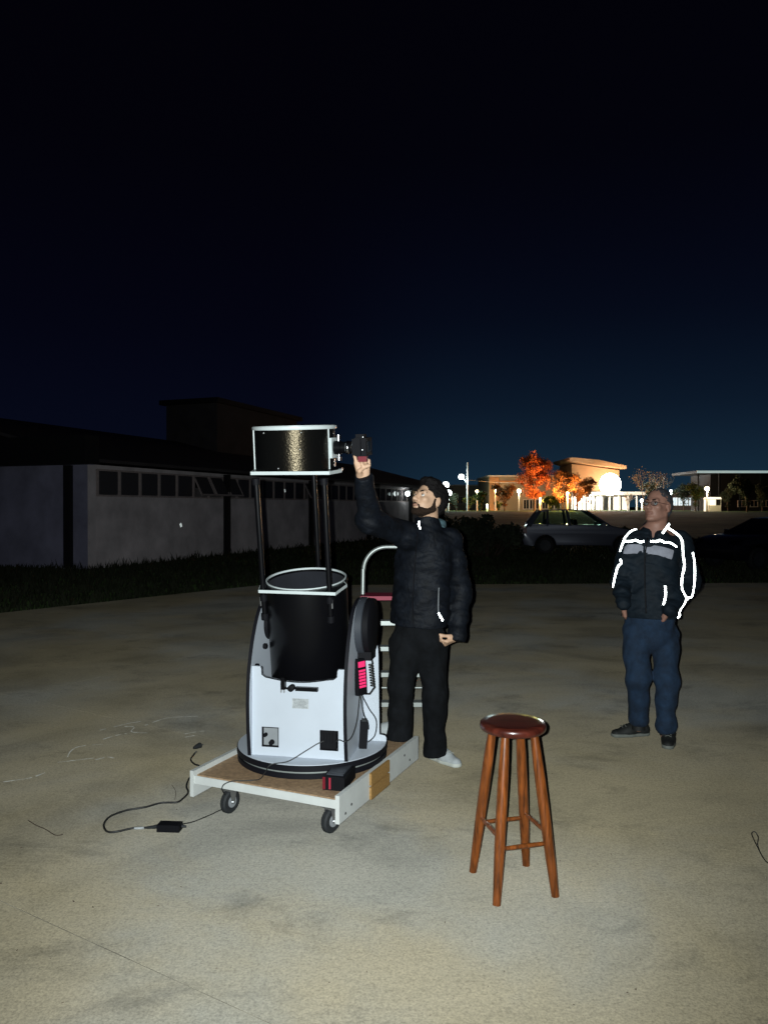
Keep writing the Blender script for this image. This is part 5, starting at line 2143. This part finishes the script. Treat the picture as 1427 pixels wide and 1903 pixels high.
# hair: thick, dark and curly
cw = H1.c
F = Field(cw - Vector((0.2, 0.2, 0.2)), cw + Vector((0.2, 0.2, 0.2)), 0.0045)
H1.ell(F, 0, -0.028, 0.046, (0.083, 0.106, 0.090), 0.02)
H1.ell(F, 0, 0.025, 0.104, (0.064, 0.060, 0.034), 0.03)
H1.ell(F, 0, -0.075, 0.0, (0.070, 0.055, 0.085), 0.03)
F.wrinkle(0.0024, 120, 1.0)
F.wrinkle(0.0026, 61, 4.0)
H1.ell(F, 0, 0.118, -0.006, (0.076, 0.080, 0.098), 0.010, 's')
H1.ell(F, 0, 0.02, -0.085, (0.12, 0.088, 0.082), 0.008, 's')
F.cut(H1.w(0, 0, -0.072), H1.A @ Vector((0, 0.25, -1)))
F.mesh('hair', 'hair', p1, org)
# beard along the jaw, with a moustache
F = Field(cw - Vector((0.17, 0.17, 0.2)), cw + Vector((0.17, 0.17, 0.1)), 0.0038)
H1.ell(F, 0, 0.030, -0.050, (0.061, 0.064, 0.070), 0.02)
for s in (-1, 1):
    H1.cone(F, (s * 0.055, -0.006, -0.060), (s * 0.020, 0.068, -0.100), 0.0205, 0.0165, 0.02)
    H1.cone(F, (s * 0.069, 0.006, 0.000), (s * 0.059, -0.002, -0.060), 0.008, 0.016, 0.01)
H1.ell(F, 0, 0.080, -0.103, (0.026, 0.019, 0.017), 0.018)
F.wrinkle(0.0016, 240, 2.0)
H1.ell(F, 0, 0.082, -0.030, (0.060, 0.060, 0.052), 0.006, 's')
for s in (-1, 1):
    H1.ell(F, s * 0.050, 0.060, -0.030, (0.030, 0.050, 0.042), 0.006, 's')
for s in (-1, 1):
    H1.cone(F, (s * 0.002, 0.1005, -0.0525), (s * 0.026, 0.086, -0.064), 0.0042, 0.0042, 0.003)
    H1.cone(F, (s * 0.026, 0.086, -0.064), (s * 0.030, 0.074, -0.090), 0.0046, 0.008, 0.004)
F.mesh('beard', 'beard', p1, org)

# jacket
F = Field((-0.28, 3.90, 0.78), (0.60, 4.86, 1.84), 0.006)
hem_z = at(780, 1163, 4.5).z
F.cone(chest, at(779, 1150, 4.56), 0.172, 0.176, 0.05, axis=front, s=0.70)
F.cone(at(779, 1140, 4.56), at(779, 1175, 4.57), 0.176, 0.172, 0.02, axis=front, s=0.72)
F.cone(sh_r + Vector((0.03, 0, -0.01)), sh_l + Vector((-0.02, 0, -0.01)), 0.076, 0.072, 0.05)
F.cone(neck + Vector((0, 0.0, -0.05)), neck + Vector((-0.005, -0.005, 0.022)), 0.080, 0.074, 0.03)
F.cut((0, 4.55, hem_z), (0.0, 0.05, -1))
F.cone(sh_r, el_r, 0.076, 0.070, 0.04)
F.cone(el_r, wr_r + (wr_r - el_r).normalized() * 0.05, 0.069, 0.047, 0.03)
F.cone(sh_l, el_l, 0.074, 0.068, 0.03)
F.cone(el_l, wr_l + (wr_l - el_l).normalized() * 0.05, 0.066, 0.052, 0.03)
F.wrinkle(0.0050, 17, 0.4, (1, 1, 1.6))
F.wrinkle(0.0020, 34, 2.2, (1, 1, 1.9))
# padded seams run round the body
sl, X, Y, Z = F.sub(F.lo, F.lo + F.h * F.n)
F.g += (0.0020 * np.abs(np.sin(Z * 52 + 0.8 * np.sin(X * 9) + Y * 0)) ** 0.5 * -1 + 0.0012).astype(np.float32)
F.cone(neck + Vector((0, 0.01, -0.02)), neck + Vector((0.0, 0.0, 0.14)), 0.056, 0.070, 0.008, 's')
sl_, X, Y, Z = F.sub(neck - Vector((0.14, 0.14, 0.0)), neck + Vector((0.14, 0.14, 0.2)))
F.put(sl_, (-((X - neck.x) * 0.10 + (Y - neck.y) * 0.25 + (Z - neck.z - 0.032))).astype(np.float32), 0.004, 's')
ax = (wr_r - el_r).normalized()
sl_, X, Y, Z = F.sub(wr_r - Vector((0.12, 0.12, 0.03)), wr_r + Vector((0.12, 0.12, 0.16)))
dd = ((X - wr_r.x) * ax.x + (Y - wr_r.y) * ax.y + (Z - wr_r.z) * ax.z - 0.020)
F.put(sl_, (-dd).astype(np.float32), 0.004, 's')
ax = (wr_l - el_l).normalized()
sl_, X, Y, Z = F.sub(wr_l - Vector((0.1, 0.1, 0.14)), wr_l + Vector((0.1, 0.1, 0.04)))
dd = ((X - wr_l.x) * ax.x + (Y - wr_l.y) * ax.y + (Z - wr_l.z) * ax.z - 0.028)
F.put(sl_, (-dd).astype(np.float32), 0.004, 's')
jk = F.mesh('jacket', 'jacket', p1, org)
ribbon('reflective_tab', jk, org, [(779, 969), (778, 976), (780.5, 983)], 0.0055, 'retro', jk, n=3)
for px in ([(730, 1062), (728.5, 1085), (727, 1108)], [(815, 1092), (814, 1115), (814, 1138)]):
    ribbon('pocket_zip', jk, org, px, 0.0030, 'mid_gray', jk)
for px in ([(724.5, 1112), (723.5, 1118), (725, 1124)], [(814.5, 1139), (818, 1146), (822, 1153)]):
    ribbon('zip_pull', jk, org, px, 0.0058, 'retro', jk, n=3)
ribbon('front_zip', jk, org, [(775, 990), (770, 1060), (767, 1120), (768, 1158)], 0.004, 'black_plastic', jk)
# hood of a teal sweatshirt folded at the nape
F = Field(neck - Vector((0.2, 0.2, 0.15)), neck + Vector((0.25, 0.25, 0.15)), 0.005)
F.cone(neck + Vector((-0.02, 0.085, -0.01)), neck + Vector((0.075, 0.055, -0.005)), 0.032, 0.036, 0.02)
F.cone(neck + Vector((0.075, 0.055, -0.005)), neck + Vector((0.082, 0.03, -0.02)), 0.036, 0.024, 0.02)
F.wrinkle(0.003, 60, 0.8)
F.mesh('hood', 'hoodie', p1, org)

# trousers
F = Field((-0.05, 4.36, 0.03), (0.50, 4.90, 1.02), 0.006)
F.cone(at(778, 1160, 4.57), at(778, 1190, 4.58), 0.150, 0.155, 0.03, axis=front, s=0.74)
for a, b, c, hz in ((hip_r, kn_r, an_r, 0.200), (hip_l, kn_l, an_l, 0.060)):
    F.cone(a, b, 0.092, 0.073, 0.035)
    F.cone(b, Vector((c.x, c.y, hz + 0.02)), 0.073, 0.070, 0.03)
    F.cone(Vector((c.x, c.y, hz + 0.03)) + Vector((-0.01, -0.02, 0)), Vector((c.x, c.y, hz - 0.02)) + Vector((0, -0.03, 0)), 0.066, 0.070, 0.03)
F.wrinkle(0.0058, 11, 3.0, (1, 1, 1.5))
F.wrinkle(0.0022, 33, 1.0, (1.6, 1.6, 0.8))
sl_, X, Y, Z = F.sub((-0.05, 4.3, 0.0), (0.20, 4.9, 0.5))
F.put(sl_, (-((0.2005 - Z) + 0 * X + 0 * Y)).astype(np.float32), 0.004, 's')
sl_, X, Y, Z = F.sub((0.205, 4.3, 0.0), (0.5, 4.9, 0.4))
F.put(sl_, (-((0.050 + (X - 0.30) * 0.1 - Z) + 0 * Y)).astype(np.float32), 0.004, 's')
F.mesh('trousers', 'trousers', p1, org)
shoe('shoe', gp(804, 1412) + Vector((0.0, 0.04, 0)), (0.50, -0.60, 0), 'shoe_white', 'sole_white', p1, org)
shoe('shoe', Vector((an_r.x + 0.015, an_r.y + 0.005, PT - 0.001)), (-0.93, 0.30, 0), 'shoe_white', 'sole_white', p1, org)

# ------------------------------------------------------------------ the older man watching, hands in pockets
org = Vector((1.79, 5.10, 0.0))
D = 5.13
neck = at(1216, 985, D + 0.02)
sh_r, sh_l = at(1174, 1009, D), at(1262, 1008, D + 0.02)
el_r, el_l = at(1153, 1078, D + 0.04), at(1281, 1082, D + 0.10)
wr_r, wr_l = at(1157, 1122, D - 0.155), at(1243, 1133, D - 0.17)
hips_c = at(1207, 1165, D)
hip_r, hip_l = at(1180, 1178, D), at(1235, 1178, D)
kn_r, kn_l = at(1185, 1262, D - 0.03), at(1238, 1262, D - 0.05)
an_r, an_l = at(1186, 1350, D + 0.06), at(1237, 1366, D - 0.06)
front = Vector((-0.42, -0.90, 0)).normalized()
H2 = Head(at(1221, 940, D), head_frame(R(50), R(10), 0), 1.0)
F = Field((1.40, 4.78, 0.02), (2.28, 5.50, 1.80), 0.0055)
add_head(F, H2)
F.cone(H2.w(0, -0.025, -0.06), neck + Vector((0, 0.01, -0.06)), 0.060, 0.068, 0.02)
F.cone(neck + Vector((0, 0.02, -0.07)), hips_c + Vector((0, 0.02, 0.03)), 0.12, 0.125, 0.03, axis=front, s=0.8)
F.cone(sh_r, sh_l, 0.06, 0.06, 0.04)
for a, b, c in ((sh_r, el_r, wr_r), (sh_l, el_l, wr_l)):
    F.cone(a, b, 0.05, 0.04, 0.02)
    F.cone(b, c, 0.04, 0.027, 0.015)
for a, b, c in ((hip_r, kn_r, an_r), (hip_l, kn_l, an_l)):
    F.cone(a, b, 0.078, 0.052, 0.03)
    F.cone(b, c, 0.052, 0.036, 0.02)
for W_, sx, ty in ((wr_r, 1, 0), (wr_l, -1, 0)):
    d_ = Vector((0.30 if sx > 0 else -0.10, 0.42 if sx > 0 else 0.62, -0.85)).normalized()
    s_ = Vector((-0.30, -0.85, 0.0)) if sx > 0 else Vector((-0.75, -0.85, 0.0))
    s_ = (s_ - d_ * s_.dot(d_)).normalized()
    q_ = s_.cross(d_)
    if q_.y < 0 and abs(q_.y) > abs(q_.x):
        q_ = -q_
    hand(F, W_, d_, Vector((0.2 * sx, 0.9, 0.1)), s_, ((48, 60, 30), (52, 62, 30), (55, 62, 30), (58, 62, 30)), (d_ * 0.7 + s_ * 0.25 + Vector((0, 0.3, 0)), d_ * 0.9 + Vector((0, 0.6, 0)), d_ * 0.6 + Vector((0, 0.8, 0))), 0.95)
p2 = F.mesh('person', 'skin2', None, org)
p2.location = org
tag(p2, 'older person in glasses, blue jeans and dark jacket with glowing white stripes, hands in pockets', 'person')
eyes(H2, p2, org, (-0.3, 0.9, 0.15))
bm = new()
tube(bm, smoothpath([H2.w(x, y, z) - org for x, y, z in ((-0.021, 0.090, -0.068), (-0.009, 0.1005, -0.0628), (0, 0.1015, -0.0640), (0.009, 0.1005, -0.0628), (0.021, 0.090, -0.068))], 3), 0.0034, 8)
tube(bm, smoothpath([H2.w(x, y, z) - org for x, y, z in ((-0.018, 0.090, -0.0705), (0, 0.0995, -0.0735), (0.018, 0.090, -0.0705))], 4), 0.0036, 8)
obj('lips', bm, 'lip', p2, smooth=60)
cw = H2.c
F = Field(cw - Vector((0.17, 0.17, 0.17)), cw + Vector((0.17, 0.17, 0.17)), 0.0045)
H2.ell(F, 0, -0.026, 0.042, (0.0765, 0.098, 0.082), 0.02)
H2.ell(F, 0, -0.070, -0.01, (0.066, 0.050, 0.070), 0.03)
F.wrinkle(0.0018, 170, 1.0)
F.wrinkle(0.0016, 80, 1.7)
H2.ell(F, 0, 0.118, 0.020, (0.074, 0.092, 0.084), 0.012, 's')
H2.ell(F, 0, 0.03, -0.08, (0.12, 0.098, 0.080), 0.008, 's')
F.cut(H2.w(0, 0, -0.060), H2.A @ Vector((0, 0.25, -1)))
F.mesh('hair', 'hair_gray', p2, org)
# spectacles
gl_ = bpy.data.objects.new('spectacles', None)
COL.objects.link(gl_)
gl_.parent = p2
bm = new()
for s in (-1, 1):
    pts = [H2.w(s * 0.033 + 0.023 * math.cos(a), 0.1005 - 0.10 * (0.023 * math.cos(a)) * s - 0.002, 0.0 + 0.0165 * math.sin(a)) - org for a in [2 * math.pi * k / 20 for k in range(21)]]
    tube(bm, pts, 0.0017, 6)
    tube(bm, [H2.w(s * 0.056, 0.097, 0.006) - org, H2.w(s * 0.076, 0.05, 0.006) - org, H2.w(s * 0.080, -0.01, 0.008) - org, H2.w(s * 0.078, -0.025, -0.006) - org], 0.0018, 6)
tube(bm, [H2.w(-0.011, 0.101, 0.003) - org, H2.w(0, 0.104, 0.005) - org, H2.w(0.011, 0.101, 0.003) - org], 0.0017, 6)
obj('frame', bm, 'black_plastic', gl_, smooth=60)
for s in (-1, 1):
    bm = new()
    lathe(bm, [(0.0155, -0.0006), (0.0155, 0.0006)], 20,
          Matrix.Translation(H2.w(s * 0.033, 0.0985, 0.0) - org) @ (H2.A @ Matrix.Rotation(R(-90), 3, 'X')).to_4x4() @ Matrix.Diagonal((1.38, 1.0, 1, 1)))
    obj('lens', bm, 'glasses', gl_)

# jacket
F = Field((1.36, 4.80, 0.82), (2.30, 5.56, 1.56), 0.006)
hem_z = at(1205, 1146, D).z
F.cone(at(1210, 1030, D + .02), at(1207, 1130, D), 0.178, 0.186, 0.05, axis=front, s=0.74)
F.cone(at(1207, 1125, D), at(1207, 1160, D), 0.186, 0.176, 0.02, axis=front, s=0.74)
F.cone(sh_r + Vector((0.03, 0, -0.02)), sh_l + Vector((-0.02, 0, -0.02)), 0.080, 0.080, 0.05)
F.cone(neck + Vector((0.01, 0.01, -0.06)), neck + Vector((0.016, 0.015, 0.035)), 0.094, 0.084, 0.03)
F.cone(sh_r, el_r, 0.078, 0.068, 0.04)
F.cone(el_r, wr_r, 0.064, 0.046, 0.03)
F.cone(sh_l, el_l, 0.082, 0.074, 0.03)
F.cone(el_l, wr_l, 0.072, 0.050, 0.03)
F.wrinkle(0.0066, 18, 1.4, (1, 1, 1.5))
F.wrinkle(0.0024, 48, 2.9, (1, 1, 1.6))
F.cone(neck + Vector((0, 0.0, -0.05)), neck + Vector((-0.0, -0.0, 0.12)), 0.062, 0.078, 0.008, 's')
vn = neck + front * 0.10
F.cone(vn + Vector((0, 0, 0.06)), vn + Vector((0.0, 0, -0.075)), 0.060, 0.006, 0.006, 's')
F.cut(neck + Vector((0, 0, 0.040)), Vector((-0.20, -0.35, 1)))
sl_, X, Y, Z = F.sub((1.36, 4.8, 0.7), (2.3, 5.56, 1.0))
F.put(sl_, (-((hem_z - Z) + 0 * X + 0 * Y)).astype(np.float32), 0.004, 's')
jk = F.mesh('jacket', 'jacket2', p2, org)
ribbon('chest_band', jk, org, [(1160, 1021), (1178, 1020), (1194, 1021)], 0.0315, 'band', jk, lift=0.003)
ribbon('chest_band', jk, org, [(1198, 1021), (1222, 1023), (1249, 1031)], 0.0315, 'band', jk, lift=0.003)
for px in ([(1181, 984), (1172, 988), (1163, 997), (1158, 1007), (1152, 1025)], [(1152, 1039), (1154, 1046), (1148, 1053), (1144, 1066), (1139, 1091)],
           [(1162, 1006), (1172, 1006), (1181, 1004), (1188, 1007), (1196, 1006)], [(1208, 1006), (1220, 1006), (1226, 1004), (1234, 1008), (1246, 1010), (1256, 1017)],
           [(1243, 971), (1241, 981), (1250, 987), (1262, 997), (1267, 1008), (1268, 1030), (1271, 1050), (1267, 1074), (1266, 1094), (1276, 1114)],
           [(1286, 1027), (1289, 1045), (1290, 1070), (1287, 1098), (1281, 1118), (1273, 1132), (1258, 1148)],
           [(1235, 1089), (1236, 1104), (1233, 1124)]):
    ribbon('reflective_stripe', jk, org, px, 0.0072, 'retro', jk, lift=0.005)
ribbon('front_zip', jk, org, [(1203, 1000), (1198, 1035), (1198, 1090), (1200, 1140)], 0.005, 'black_plastic', jk)

# jeans
F = Field((1.46, 4.84, 0.03), (2.12, 5.46, 1.02), 0.006)
F.cone(at(1206, 1140, D), at(1206, 1168, D), 0.160, 0.158, 0.02, axis=front, s=0.76)
for a, b, c, hz in ((hip_r, kn_r, an_r, 0.13), (hip_l, kn_l, an_l, 0.115)):
    F.cone(a, b, 0.090, 0.077, 0.012)
    F.cone(b, Vector((c.x, c.y, hz + 0.02)), 0.077, 0.060, 0.03)
    F.cone(Vector((c.x, c.y, hz + 0.05)), Vector((c.x, c.y, hz)), 0.058, 0.066, 0.03)
F.wrinkle(0.0060, 11, 5.0, (1, 1, 1.6))
F.wrinkle(0.0024, 30, 2.0, (1.6, 1.6, 0.8))
sl_, X, Y, Z = F.sub((1.4, 4.8, 0), (1.81, 5.5, 0.4))
F.put(sl_, (-((0.088 - Z) + 0 * X + 0 * Y)).astype(np.float32), 0.004, 's')
sl_, X, Y, Z = F.sub((1.8, 4.8, 0), (2.2, 5.5, 0.4))
F.put(sl_, (-((0.074 - Z) + 0 * X + 0 * Y)).astype(np.float32), 0.004, 's')
F.cut((0, 0, hem_z + 0.015), (0, 0, 1))
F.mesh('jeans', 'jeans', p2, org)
shoe('shoe', gp(1191, 1366) + Vector((0.02, 0.0, 0)), (-0.95, -0.16, 0), 'shoe_black', 'sole_dark', p2, org)
shoe('shoe', gp(1243, 1374) + Vector((0.0, 0.0, 0)), (-0.36, -0.85, 0), 'shoe_black', 'sole_dark', p2, org)
for an, dz in ((an_r, 0.0), (an_l, 0.0)):
    bm = new()
    q = Vector((an.x, an.y, 0.06)) - org
    tube(bm, [q, q + Vector((0, 0.0, 0.07)), q + Vector((0, 0, 0.13))], [0.044, 0.041, 0.044], 18)
    obj('sock', bm, 'shoe_black', p2, smooth=60)
